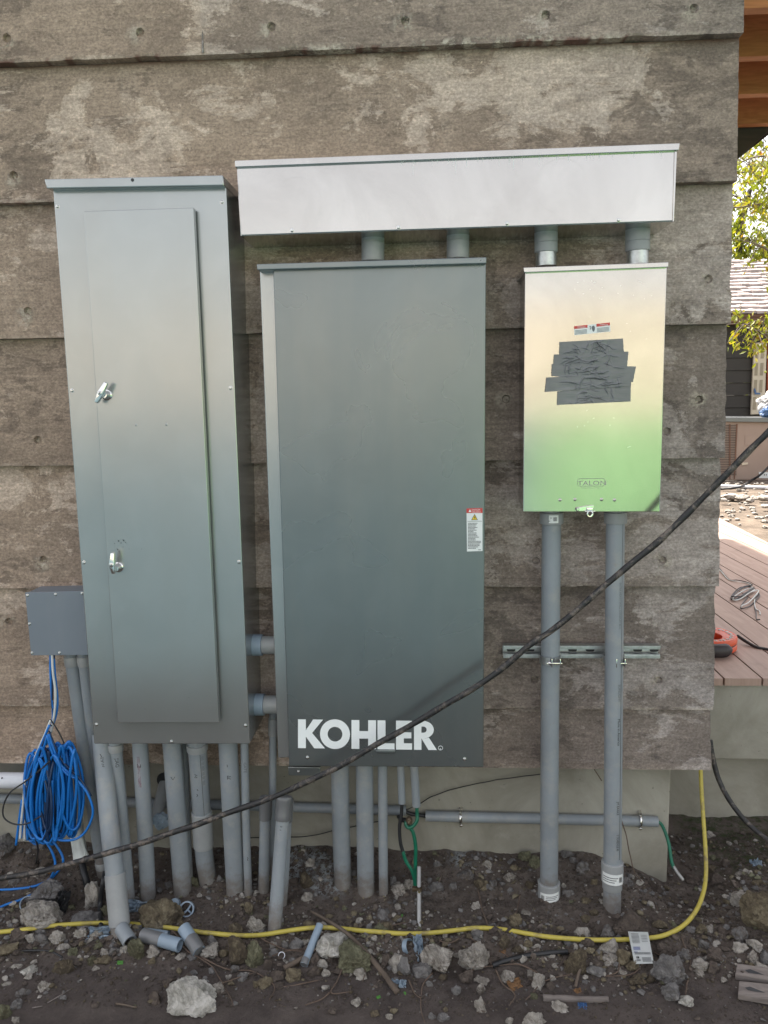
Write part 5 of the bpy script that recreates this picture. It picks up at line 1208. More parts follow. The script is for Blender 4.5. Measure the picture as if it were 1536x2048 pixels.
# strut rail with clamps
yz = P(1160, 1300, -.04); a = P(1006, 1300, -.045); b = P(1318, 1302, -.045); sl_ = thing('strut_rail', 'slotted galvanised strut rail bolted across the wall behind the two meter conduits', 'strut channel', (a+b)/2)
bm = B(); x0, x1 = a.x, b.x; zc = (a.z+b.z)/2; hh = .0205; y0 = -.060; y1 = -.036
segs = [(x0, x0+.010)]; slots = []
xx = x0+.012
box(bm, (x0, y1-.003, zc+hh-.0025), (x1, y0, zc+hh), 0) if False else None
prism(bm, [(x0, y0, zc+hh-.0025), (x1, y0, zc+hh-.0025), (x1, y0, zc+hh), (x0, y0, zc+hh)], (0, y1-y0, 0)); prism(bm, [(x0, y0, zc-hh), (x1, y0, zc-hh), (x1, y0, zc-hh+.0025), (x0, y0, zc-hh+.0025)], (0, y1-y0, 0))
prism(bm, [(x0, y0, zc+hh-.010), (x1, y0, zc+hh-.010), (x1, y0, zc+hh-.0026), (x0, y0, zc+hh-.0026)], (0, .0025, 0), .0008); prism(bm, [(x0, y0, zc-hh+.0026), (x1, y0, zc-hh+.0026), (x1, y0, zc-hh+.010), (x0, y0, zc-hh+.010)], (0, .0025, 0), .0008)
prism(bm, [(x0, y0+.0027, zc+hh-.0125), (x1, y0+.0027, zc+hh-.0125), (x1, y0+.0027, zc+hh-.010), (x0, y0+.0027, zc+hh-.010)], (0, .008, 0)); prism(bm, [(x0, y0+.0027, zc-hh+.010), (x1, y0+.0027, zc-hh+.010), (x1, y0+.0027, zc-hh+.0125), (x0, y0+.0027, zc-hh+.0125)], (0, .008, 0))
prism(bm, [(x0, y1, zc-hh), (x1, y1, zc-hh), (x1, y1, zc+hh), (x0, y1, zc+hh)], (0, .003, 0)); obj('channel', bm, 'galvanised', sl_, 30)
for px in (1022, 1060, 1145, 1180, 1275, 1308):
    c = P(px, 1303, y1); bm = B(); n = 20; pts = []
    for i in range(n):
        a_ = 2*math.pi*i/n; pts.append(Vector((c.x+math.cos(a_)*.006+(.008 if math.cos(a_) > 0 else -.008), y1-.0012, zc+math.sin(a_)*.0062)))
    face(bm, pts); obj('slot', bm, 'black_ink', sl_)
for px, lab in [(1100, 'steel strap clamp holding the left meter conduit on the strut rail'), (1227, 'steel strap clamp holding the right meter conduit on the strut rail')]:
    c = P(px, 1317, -.11); rr = 19.6*(c-CAM).dot(fw)/FF; t = thing('pipe_clamp', lab, 'pipe clamp', c, 'clamps on the strut rail'); bm = B(); n = 28
    for sgn in (1,):
        o1 = [(math.cos(R(a_)), math.sin(R(a_))) for a_ in range(-262, 82, 8)]
        prev = None
        for (cx, sy_) in o1:
            q = [bm.verts.new((c.x+cx*(rr+d_), c.y-sy_*(rr+d_)*1.0, c.z+h)) for d_, h in ((.0, -.012), (.0022, -.012), (.0022, .012), (.0, .012))]
            if prev:
                for i in range(4): bm.faces.new((prev[i], prev[(i+1) % 4], q[(i+1) % 4], q[i]))
            prev = q
    obj('strap', bm, 'galvanised', t, 40)
    for dx in (-.001, .0245):
        bm = B(); box(bm, (c.x+dx-.0012, c.y-rr-.017, c.z-.013), (c.x+dx+.0012, c.y-rr*.75, c.z+.014), .0004); obj('ear', bm, 'chrome', t, 30)
    bm = B(); tube(bm, [(c.x-.016, c.y-rr-.010, c.z-.002), (c.x+.031, c.y-rr-.010, c.z-.002)], .0022, 10); lathe(bm, (c.x-.011, c.y-rr-.010, c.z-.002), (1, 0, 0), [(0, .0055), (.006, .0055)], 6); obj('bolt', bm, 'chrome', t, 30)
# horizontal conduits on the footing
Yf = .042
a, b = P(851, 1632, Yf), P(1315, 1643, Yf); rr = 10.3*(a-CAM).dot(fw)/FF; hz = thing('footing_conduit', 'horizontal grey conduit clipped along the footing with green cable leaving its right end', 'conduit', a)
bm = B(); hollow(bm, a, b, rr, rr*.8, 24); obj('pipe', bm, 'pvc', hz, 40)
for px, py, lab in [(922, 1635, 'zinc strap on the footing conduit near its left end'), (1281, 1641, 'zinc strap on the footing conduit near its right end')]:
    c = P(px, py, Yf); t = obj('pipe_strap', (lambda bm: (tube(bm, [c+Vector((0, -math.cos(R(q))*(rr+.0015), math.sin(R(q))*(rr+.0015))) for q in range(-88, 89, 8)]+[c+Vector((0, .018, rr+.0015)), c+Vector((0, .016, rr+.012))], .007, 8, flat=.25), lathe(bm, c+Vector((0, -.002, -rr-.010)), (0, -1, 0), [(-.02, .005), (.004, .005), (.006, .003)], 10), lathe(bm, c+Vector((0, -.002+.002, rr+.008)), (0, -1, 0), [(-.02, .0045), (.004, .0045), (.006, .003)], 10), bm)[-1])(B()), 'chrome', hz, 40)
    t['label'] = lab
a, b = P(-40, 1596, Yf), P(812, 1621, Yf); bm = B(); hollow(bm, a, b, .0165, .013, 24)
hz2 = thing('footing_conduit', 'horizontal grey conduit along the footing behind all the left conduits', 'conduit', b); obj('pipe', bm, 'pvc', hz2, 40)
bm = B(); tube(bm, crom([P(805, 1620, Yf), P(822, 1628, Yf), P(838, 1630, Yf), P(852, 1632, Yf)], 5), .0065, 8); obj('inner_cable', bm, 'black_rubber', hz, 0)
# white pvc at left, shadow gap pieces
a, b = P(-60, 1560, -.06), P(57, 1561, -.06); bm = B(); hollow(bm, a, b, 15.5*(a-CAM).dot(fw)/FF, .018, 28); t = thing('white_pipe', 'white plastic pipe entering at the left edge behind the blue coil', 'pipe', b); obj('pipe', bm, 'white_pvc', t, 40)
screw(t, 4, 1556, -.083, .002, 'black_ink')
# drain stub emerging from the footing behind the conduits
a, b = P(330, 1565, .07), P(312, 1640, -.02); bm = B(); hollow(bm, a, b, .021, .018, 24); t = thing('drain_stub', 'dirty grey pipe stub with torn plastic poking from the footing behind the conduits', 'pipe stub', b); obj('pipe', bm, 'pvc_coupling', t, 40)
bm = lump(P(322, 1642, -.03), (.030, .012, .028), 12, 3, .6, 2.5); obj('torn_plastic', bm, 'plastic_bag', t, 20)
bm = B(); lathe(bm, P(330, 1560, .0615), (0, -1, 0), [(0, .03), (.004, .028)], 20); obj('opening', bm, 'black_ink', t)
# taped white pipe on the bank
a, b = P(150, 1640, -.02), P(161, 1712, -.05); t = thing('taped_pipe_end', 'pipe end wrapped in ragged white tape under the blue coil', 'pipe', b)
bm = B(); tube(bm, [a, a.lerp(b, .5), b], .024, 20); 
for v in bm.verts: v.co += Vector((noise.noise(v.co*30), noise.noise(v.co*30+Vector((3, 0, 0))), noise.noise(v.co*30+Vector((0, 8, 0)))))*.009
bmesh.ops.subdivide_edges(bm, edges=bm.edges, cuts=2, use_grid_fill=True)
for v in bm.verts: v.co += Vector((noise.noise(v.co*70), noise.noise(v.co*70+Vector((3, 0, 0))), 0))*.006
obj('tape_wrap', bm, 'white_tape', t, 25)
bm = B(); tube(bm, [b, P(168, 1745, -.08), P(176, 1775, -.11)], .012, 12); obj('pipe', bm, 'black_rubber', t, 0)

# ------------------------------------------------------------------ ground rod and its cables
rod_t, rod_b = P(838, 1733, -.13), G(838, 1862); t = thing('ground_rod', 'upright galvanised ground rod standing in the gravel with a bronze clamp', 'ground rod', rod_b)
bm = B(); lathe(bm, rod_t, rod_b-rod_t, [(0, .005), (.002, .0068), ((rod_b-rod_t).length+.08, .0068)], 18); obj('rod', bm, 'alu_shadow', t, 30)
c = rod_t.lerp(rod_b, .36); bm = B(); lathe(bm, c+Vector((0, 0, .007)), (0, 0, -1), [(0, .0105), (.014, .0105)], 8); box(bm, (c.x-.022, c.y-.007, c.z-.006), (c.x-.006, c.y+.007, c.z+.007), .002); cl_o = obj('clamp', bm, 'bronze_dark', t, 30)
bm = B(); lathe(bm, c+Vector((.001, -.010, 0)), (0, -1, 0), [(0, .0045), (.006, .0045)], 6); lathe(bm, c+Vector((.001, -.010, -.010)), (0, -1, 0), [(0, .0045), (.006, .0045)], 12); obj('clamp_screw', bm, 'chrome', cl_o, 30)
def cable(label, segs, r_, cat='cable', name='cable', grp=None):
    first = segs[0][1][0]; t = thing(name, label, cat, first, grp)
    for nm, pts, mat in segs: bm = B(); tube(bm, crom(pts, 8), r_, 12); obj(nm, bm, mat, t, 0)
    return t
Yq = -.12
cable('thick black grounding cable turning green as it curves down to the ground rod', [('black_jacket', [P(804, 1596, Yq), P(803, 1625, Yq), P(799, 1655, Yq), P(801, 1685, Yq), P(806, 1704, Yq)], 'black_rubber'), ('green_jacket', [P(805.5, 1702, Yq), P(812, 1722, Yq-.002), P(824, 1742, Yq-.004), P(829, 1760, Yq-.005), P(831, 1780, Yq-.005)], 'green_jacket')], .0058)
cable('thick green grounding cable looping through a split bolt before reaching the ground rod', [('green_jacket', [P(833, 1600, Yq), P(834, 1625, Yq), P(834, 1640, Yq-.005), P(826, 1652, Yq-.008), P(816, 1655, Yq-.008), P(812, 1646, Yq-.005), P(820, 1636, Yq+.005)], 'green_jacket'), ('tail', [P(817, 1652, Yq), P(826, 1665, Yq), P(831, 1690, Yq), P(831, 1720, Yq), P(830, 1750, Yq), P(830, 1782, Yq-.004)], 'green_jacket')], .0060)
bm = lump(P(818, 1641, Yq-.004), (.011, .012, .014), 3, 3, .25); tag(obj('split_bolt', bm, 'bronze_dark', None, 30, loc=P(818, 1641, Yq)), 'dark lump of a split bolt joining the cables beside the green loop', 'connector')
bm = B(); tube(bm, crom([P(813, 1640, Yq+.02), P(806, 1640, Yq+.03), P(798, 1634, .03)], 5), .008, 10); tag(obj('cable_stub', bm, 'black_rubber', None, 0, loc=P(806, 1640, 0)), 'short black cable stub between the green loop and the footing conduit', 'cable')
cable('green cable leaving the footing conduit and frayed open at the soil', [('jacket', [P(1312, 1643, Yf), P(1322, 1648, Yf), P(1331, 1666, .02), P(1338, 1690, -.0), P(1343, 1722, -.03), P(1348, 1736, -.045)], 'green_jacket'), ('bare_end', [P(1347, 1733, -.042), P(1354, 1744, -.055), P(1360, 1752, -.065), P(1366, 1760, -.07)], 'alu_shadow')], .0056)
# ------------------------------------------------------------------ long cables
c3 = [(-700, 1860, -.34), (-400, 1815, -.32), (-200, 1785, -.31), (-60, 1768, -.31), (0, 1756, -.31), (60, 1746, -.31), (120, 1733, -.31), (230, 1702, -.31), (300, 1680, -.31), (360, 1660, -.31), (470, 1621, -.31), (560, 1588, -.31), (640, 1551, -.30), (720, 1509, -.30), (800, 1463, -.30), (870, 1422, -.31), (940, 1381, -.32), (1005, 1335, -.32), (1060, 1290, -.32), (1100, 1264, -.32), (1160, 1214, -.32), (1220, 1162, -.32), (1275, 1116, -.32), (1330, 1070, -.33), (1385, 1018, -.34), (1440, 960, -.36), (1490, 910, -.38), (1536, 864, -.40), (1600, 800, -.42), (1750, 655, -.46), (2000, 430, -.52), (2500, 50, -.6), (3100, -350, -.7)]
bm = B(); pts = crom([P(*q) for q in c3], 8); tube(bm, jitter(pts, .003, 9, 2), [.0088+.0006*math.sin(i*.7)+(.0012*noise.noise(Vector((i*.12, 0, 0)))) for i in range(len(pts))], 14)
tag(obj('power_cable', bm, 'black_cable', None, 0, loc=P(768, 1480, -.3)), 'thick muddy black cable strung diagonally across the front of everything', 'cable')
yl = [(1401, 1530), (1403, 1580), (1407, 1640), (1411, 1700), (1412, 1745), (1408, 1780), (1397, 1812), (1380, 1838), (1358, 1857), (1330, 1870), (1300, 1876), (1250, 1879), (1200, 1880), (1150, 1878), (1100, 1874), (1060, 1868), (1020, 1861), (985, 1857), (950, 1856), (915, 1860), (880, 1864), (840, 1867), (800, 1867), (760, 1864), (720, 1861), (680, 1857), (640, 1855), (600, 1858), (560, 1864), (520, 1870), (480, 1871), (440, 1868), (400, 1864), (350, 1857), (300, 1851), (250, 1847), (200, 1846), (150, 1848), (100, 1852), (50, 1859), (0, 1864), (-60, 1872)]
pts = []
for i, (x, y) in enumerate(yl):
    if i < 8: yy = .10+(-.20-.10)*(i/7)**1.3; pts.append(P(x, y, yy))
    else: g = G(x, y, .012); pts.append(g)
# keep the hanging part above the soil
for i in range(8): pts[i].z = max(pts[i].z, gz(pts[i].x, pts[i].y)+.012)
bm = B(); tube(bm, crom(pts, 8), .0068, 14); tag(obj('yellow_cable', bm, 'yellow_jacket', None, 0, loc=pts[10]), 'yellow cable hanging from under the wall and snaking left along the soil', 'cable')
bm = B(); tube(bm, crom([P(1420, 1480, .12), P(1425, 1512, .11), P(1437, 1558, .09), P(1460, 1602, .06), P(1492, 1643, .03), P(1530, 1676, .0), P(1580, 1710, -.03)], 8), .0085, 12)
tag(obj('black_cable', bm, 'black_cable', None, 0, loc=P(1440, 1560, .1)), 'black cable drooping out from behind the lower right end of the wall', 'cable')
bm = B(); tube(bm, crom([G(985, 1931, .008), G(1010, 1922, .008), G(1050, 1912, .009), G(1095, 1906, .009), G(1135, 1903, .009)], 8), .0072, 12); tag(obj('black_hose', bm, 'black_rubber', None, 0, loc=G(1060, 1912)), 'short length of black hose lying on the rubble left of the tall yellowish rock', 'hose')
bm = B(); tube(bm, crom([G(202, 1856, .008), G(200, 1810, .01), P(206, 1765, -.16), P(210, 1745, -.12)], 8), .008, 12); tag(obj('black_hose', bm, 'black_rubber', None, 0, loc=G(202, 1850)), 'upright piece of black hose beside the foot of the leftmost thick conduit', 'hose')
bm = B(); tube(bm, crom([G(20, 1905, .004), G(60, 1901, .005), G(100, 1903, .004), G(125, 1915, .003)], 8), .003, 8); tag(obj('black_wire', bm, 'black_rubber', None, 0, loc=G(60, 1903)), 'thin black wire curved on the bare soil at the lower left', 'wire')
def thinwire(label, pts, r_=.0022, mat='root_bark', name='wire', cat='wire'):
    bm = B(); tube(bm, jitter(crom(pts, 8), .0015, 20, 1), r_, 6); tag(obj(name, bm, mat, None, 0, loc=pts[0]), label, cat)
thinwire('thin dark wire drooping across the footing between the middle cabinet and left meter conduit', [P(1082, 1548, .03), P(1020, 1556, .035), P(960, 1566, .04), P(900, 1580, .045), P(862, 1594, .045), P(838, 1608, .045), P(808, 1622, .03)], .0018, 'black_rubber')
thinwire('thin dark wire bent beside the printed meter conduit and trailing onto the soil', [P(1243, 1640, -.02), P(1252, 1670, -.03), P(1260, 1710, -.05), P(1270, 1745, -.07), G(1290, 1772, .004), G(1306, 1800, .004), G(1320, 1830, .003)], .0018, 'root_bark')
thinwire('short dark twig hanging below the wall left of the printed meter conduit', [P(1188, 1538, .0), P(1196, 1550, .0), P(1204, 1562, .0)], .0018, 'root_bark')
thinwire('thin dark wire lying along the foot of the footing left of the middle cabinet conduits', [P(500, 1676, .04), P(560, 1674, .04), P(620, 1672, .04), P(670, 1660, .045), P(710, 1652, .045), P(760, 1642, .045)], .0018, 'black_rubber')
# ------------------------------------------------------------------ blue cable coil
coil = thing('blue_cable_coil', 'large hanging coil of bright blue and black network cable under the junction box', 'cable coil', P(110, 1690, -.10))
def cw(pts, mat, nm, r_=.0040): bm = B(); tube(bm, crom(pts, 7), r_, 8); return obj(nm, bm, mat, coil, 0)
rnd = random.Random(21)
apex = P(103, 1470, -.115)
for i in range(70):
    hump = i % 2; cx_ = (90 if hump else 126)+rnd.uniform(-22, 24); hw = rnd.uniform(4, 26); Y0 = -.10-.055*rnd.random()-(.02 if hump else 0)
    top = 1500+rnd.uniform(-14, 16)+(-4 if not hump else 6); bot = 1676+rnd.uniform(-16, 14)-(0 if hump else 10); cy_ = (top+bot)/2; hh_ = (bot-top)/2; ph = rnd.uniform(-.12, .12); dY = rnd.uniform(.01, .035)
    pts = []
    for q in range(15):
        a = 2*math.pi*q/14; ex = math.sin(a); ez = math.cos(a)
        sx_ = hw*ex*(1-.35*max(0, ez)**1.5); x = cx_+sx_+ph*hh_*ez; y = cy_-hh_*ez; pts.append(P(x, y, Y0+dY*math.cos(a*1+i)))
    cw(pts, 'blue_jacket' if rnd.random() < .66 else 'dark_blue_jacket', 'cable_loop', .0043)
# front crossing strands and the wide outer loop
for l_, m_, yy in [([(97, 1468), (108, 1500), (122, 1530), (150, 1556), (174, 1585), (186, 1622), (176, 1655), (158, 1675), (134, 1681), (112, 1676), (104, 1650), (104, 1600), (105, 1560)], 'blue_jacket', -.175),
                   ([(99, 1466), (112, 1498), (128, 1526), (160, 1558), (182, 1592)], 'dark_blue_jacket', -.171), ([(94, 1470), (104, 1505), (116, 1528), (134, 1548), (150, 1556)], 'blue_jacket', -.179),
                   ([(95, 1470), (80, 1520), (62, 1560), (54, 1610), (58, 1650), (80, 1680)], 'blue_jacket', -.17), ([(92, 1474), (74, 1520), (58, 1565), (50, 1620), (56, 1656)], 'dark_blue_jacket', -.165)]:
    cw([P(x, y, yy) for x, y in l_], m_, 'cable_loop')
for l_, m_ in [([(101, 1308), (101, 1345), (104, 1400), (106, 1430), (103, 1460)], 'blue_jacket'), ([(104, 1308), (106, 1345), (111, 1385), (109, 1425), (102, 1465)], 'white_jacket'), ([(107, 1308), (110, 1350), (115, 1400), (112, 1430), (104, 1455), (92, 1490)], 'blue_jacket'), ([(108, 1308), (106, 1350), (104, 1400), (107, 1440), (98, 1475)], 'dark_blue_jacket')]:
    cw([P(x, y, -.125-(.006 if m_ == 'white_jacket' else 0)) for x, y in l_], m_, 'lead')
for i, (l_, m_) in enumerate([([(101, 1440), (90, 1468), (76, 1500), (60, 1545), (50, 1580), (42, 1640), (35, 1680)], 'white_jacket'), ([(99, 1450), (84, 1486), (62, 1540), (52, 1600), (45, 1650), (42, 1676)], 'blue_jacket'), ([(50, 1560), (46, 1610), (42, 1650), (40, 1678)], 'white_jacket'), ([(53, 1570), (50, 1620), (49, 1650), (49, 1681)], 'white_jacket'), ([(56, 1600), (54, 1640), (55, 1680)], 'blue_jacket'), ([(44, 1600), (37, 1650), (32, 1690)], 'blue_jacket'), ([(58, 1610), (58, 1650), (59, 1678)], 'dark_blue_jacket')]):
    cw([P(x, y, -.15-.004*(i % 3)) for x, y in l_], m_, 'cable_tail')
for l_ in [[(104, 1452), (99, 1449), (97, 1443), (101, 1440), (106, 1446), (115, 1460), (119, 1467), (128, 1486)], [(94, 1475), (101, 1470), (97, 1462), (92, 1468)]]:
    cw([P(x, y, -.15) for x, y in l_], 'black_rubber', 'cable_tie', .0022)
cw([P(x, y, -.188) for x, y in [(100, 1522), (80, 1540), (48, 1565), (20, 1585), (7, 1612), (8, 1635), (28, 1648), (55, 1647), (82, 1632)]], 'black_rubber', 'black_strap', .0026)
cw([P(66, 1665, -.16), P(72, 1680, -.15), P(76, 1700, -.13), G(72, 1728, .003)], 'black_rubber', 'black_strap', .003)
for lab, l_ in [('upper of two blue cables dropping from the coil and running off left along the soil', [(100, 1676), (112, 1690), (124, 1710), (126, 1725), (118, 1740), (100, 1758), (70, 1772), (30, 1778), (-20, 1780)]), ('lower of two blue cables dropping from the coil toward the left edge', [(88, 1678), (102, 1700), (110, 1722), (108, 1740), (96, 1765), (70, 1785), (40, 1800), (10, 1810), (-20, 1826)])]:
    pts = [P(x, y, -.14) for x, y in l_[:4]]+[G(x, y, .006) for x, y in l_[4:]]
    for p in pts: p.z = max(p.z, gz(p.x, p.y)+.005)
    bm = B(); tube(bm, crom(pts, 7), .0040, 8); tag(obj('blue_cable', bm, 'blue_jacket', None, 0, loc=pts[-1]), lab, 'cable')
# ------------------------------------------------------------------ litter on the soil
def scrap(label, a, b, px_w, mat='pvc_blue', tape=None, dz0=.0, dz1=.0, name='pipe_scrap'):
    A1, B1 = G(*a, px_w/2*.0014), G(*b, px_w/2*.0014); A1.z += dz0; B1.z += dz1; rr = px_w/2*(A1-CAM).dot(fw)/FF; t = thing(name, label, 'pipe scrap', B1)
    bm = B(); hollow(bm, A1, B1, rr, rr*.82, 28); obj('pipe', bm, mat, t, 40)
    if tape:
        p, q = A1.lerp(B1, tape[0]), A1.lerp(B1, tape[1]); L = (q-p).length; bm = B(); lathe(bm, p, q-p, [(0, rr*1.02), (L*.1, rr*1.07), (L*.5, rr*1.05), (L*.95, rr*1.09), (L, rr*1.02)], 28)
        for v in bm.verts: v.co += Vector((noise.noise(v.co*60), 0, noise.noise(v.co*60+Vector((4, 0, 0)))))*.002
        obj('tape_wrap', bm, 'duct_tape', t, 30)
    return t
scrap('cut blue grey pipe scrap with dark tape lying level, its open end facing right', (285, 1872), (360, 1893), 26, tape=(0, .5), dz0=.004, dz1=.004)
scrap('thin blue grey pipe scrap lying just behind the taped level one', (292, 1862), (337, 1868), 12)
scrap('short pipe scrap with a dark taped lower end right of the level one', (368, 1866), (398, 1903), 26, tape=(.45, 1.0), dz0=.018)
scrap('slanted slim blue grey pipe scrap standing beside the white angular rock', (640, 1862), (608, 1930), 15, dz0=.02, tape=(.85, 1.0))
scrap('pipe end of an elbow turning out below the leftmost thick conduit', (243, 1862), (260, 1884), 28, 'pvc', dz0=.01, dz1=.0)
for lab, px, py, ro, nrm, mat, th in [('tiny white plastic ring on the rubble left of the blue pipe scrap', 563, 1911, .0105, (.2, -.8, .5), 'white_pvc', .002), ('grey ring coupling with an inner crossbar lying behind the yellow cable', 374, 1818, .024, (.1, -.85, .5), 'pvc_blue', .0045), ('cut grey pipe ring under the blue plastic scrap', 816, 1893, .022, (.85, -.4, .4), 'pvc_blue', .0025), ('grey plastic ring left of the broad pale rock under the blue cables', 55, 1808, .024, (.3, -.7, .6), 'pvc_blue', .003)]:
    c = G(px, py, ro*.5); d = Vector(nrm).normalized(); t = thing('plastic_ring', lab, 'plastic ring', c); bm = B(); hollow(bm, c-d*ro*.35, c+d*ro*.35, ro, ro-th, 32); obj('ring', bm, mat, t, 40)
    if 'crossbar' in lab:
        u, v = frame_for(d); bm = B(); tube(bm, crom([c+u*ro*.8, c+v*.003, c-u*ro*.8], 5), .0035, 8); tube(bm, [c, c+v*ro*.8], .003, 8); obj('crossbar', bm, mat, t, 0)
c = G(350, 1812, .012); bm = B(); lathe(bm, c+Vector((0, .01, 0)), (-.2, -.8, .5), [(0, .018), (.012, .018), (.014, .014), (.015, .006)], 20); tag(obj('cap_fitting', bm, 'pvc_blue', None, 30, loc=c), 'small blue grey plastic cap beside the ring coupling with a crossbar', 'plastic cap')
def sheet(label, name, cat, c, sx_, sy_, mat, seed, n=14, amp=.4, rot=0, tiltx=.4):
    bm = B(); g = []; Mx = Matrix.Rotation(rot, 3, 'Z') @ Matrix.Rotation(tiltx, 3, 'X')
    for j in range(n+1):
        row = []
        for i in range(n+1):
            u, v = i/n-.5, j/n-.5; k_ = .85+.3*noise.noise(Vector((math.atan2(v, u)*1.3, seed, 0))); p = Vector((u*sx_*k_, v*sy_*k_, amp*min(sx_, sy_)*(abs(noise.noise(Vector((u*4, v*4, seed))))-.2)))
            row.append(bm.verts.new(c+Mx @ p))
        g.append(row)
    for j in range(n):
        for i in range(n): bm.faces.new((g[j][i], g[j][i+1], g[j+1][i+1], g[j+1][i]))
    return tag(obj(name, bm, mat, None, 25, loc=c), label, cat)
sheet('crumpled silvery blue plastic scrap left of the lumpy brown rock', 'plastic_scrap', 'plastic scrap', G(272, 1818, .02), .085, .06, 'plastic_bag', 1, amp=1.3, tiltx=1.0)
sheet('blue grey plastic scrap under the yellow cable below the upright black hose', 'plastic_scrap', 'plastic scrap', G(198, 1868, .012), .08, .05, 'plastic_bag', 2, amp=.9, tiltx=.9)
sheet('twisted blue plastic strip beside the cut grey ring', 'plastic_scrap', 'plastic scrap', G(838, 1895, .02), .035, .085, 'plastic_bag', 5, amp=1.6, tiltx=.9, rot=.3)
sheet('small blue plastic chip below the wooden stick', 'plastic_scrap', 'plastic scrap', G(1165, 2013, .006), .03, .022, 'tarp_blue', 7, amp=.8)
sheet('clear wrinkled plastic scrap near the lower end of the long broken branch', 'plastic_scrap', 'plastic scrap', G(797, 1968, .008), .055, .03, 'plastic_bag', 9, amp=1.0)
sheet('grey plastic lump on the soil at the right edge above the pinkish stone', 'plastic_scrap', 'plastic scrap', G(1513, 1728, .012), .045, .03, 'plastic_bag', 11, amp=1.4)
sheet('black plastic bag scrap wedged between the pale slab and the broad pale rock', 'plastic_scrap', 'plastic scrap', G(124, 1812, .02), .04, .11, 'black_rubber', 13, amp=1.4, tiltx=1.0)
for i, (px, py, w_, h_, mat, lab) in enumerate([(757, 1994, .016, .008, 'green_leaf', 'bright green leaf on bare soil below the olive boulder'), (811, 1988, .008, .014, 'green_leaf', 'bright green sliver of leaf right of the branch tip'), (804, 1831, .008, .010, 'green_leaf', 'tiny green sprout left of the ground rod'), (240, 1925, .022, .012, 'green_leaf', 'dull green oval leaf on the gravel below the cut pipes'),
    (1030, 1968, .055, .03, 'dry_leaf', 'curled brown oak leaf left of the wooden stick'), (1157, 1983, .026, .02, 'dry_leaf', 'rust brown leaf in front of the tall yellowish rock'), (963, 1960, .05, .022, 'grey_leaf', 'long grey dried leaf right of the chunky pale rock'), (1052, 1825, .04, .016, 'grey_leaf', 'grey dried leaf slanted above the yellow cable left of the buried collar'), (1060, 1946, .02, .02, 'grey_leaf', 'small grey dried leaf beside the pale rounded stone'),
    (945, 1935, .018, .015, 'dry_leaf', 'small reddish leaf on the pointed shoulder rock'), (1005, 1900, .025, .018, 'dry_leaf', 'dark reddish leaf behind the black hose'), (100, 1742, .02, .02, 'dry_leaf', 'orange brown leaf below the taped pipe end')]):
    o = sheet(lab, 'leaf', 'leaf', G(px, py, .006), w_*.9, h_*1.2, mat, 20+i, 8, .35, random.uniform(-.6, .6), .35)
def stick(label, pts, r_, mat, taper=.5, jit=.002, name='stick', cat='stick'):
    W = jitter(crom(pts, 6), jit, 18, len(label)); n = len(W); bm = B(); tube(bm, W, [r_*(1-taper*i/n)*(1+.12*noise.noise(Vector((i*.8, 0, len(label))))) for i in range(n)], 10); tag(obj(name, bm, mat, None, 0, loc=pts[0]), label, cat)
stick('long broken branch slanting down over the yellow cable to the olive boulder', [G(795, 1985, .01), G(765, 1945, .02), G(735, 1908, .03), G(700, 1872, .03), G(662, 1845, .02), G(622, 1822, .012)], .0085, 'stick_bark')
stick('forked grey wood splinter left of the olive boulder', [G(568, 1938, .008), G(595, 1922, .012), G(620, 1905, .014), G(638, 1893, .016)], .009, 'stick_bark', .7)
stick('thick pale broken stick lying flat near the bottom', [G(1086, 1996, .006), G(1130, 1998, .007), G(1175, 1999, .007), G(1217, 1998, .006)], .0098, 'weathered_wood', .2, .001)
stick('short upright stick in front of the tall yellowish rock', [G(1150, 1975, .005), G(1157, 1950, .012), G(1165, 1928, .02)], .005, 'stick_bark', .3)
stick('straight pale stalk on bare soil at the lower left', [G(95, 2006, .004), G(120, 1991, .005), G(141, 1978, .005)], .0016, 'weathered_wood', .2, .0005)
stick('shorter pale stalk just below the straight one at the lower left', [G(64, 2016, .004), G(85, 2012, .004)], .0016, 'weathered_wood', .2, .0003)
stick('dark flat twig on bare soil left of the white pitted rock', [G(232, 2008, .004), G(255, 2011, .005), G(275, 2015, .004)], .003, 'stick_bark', .4)
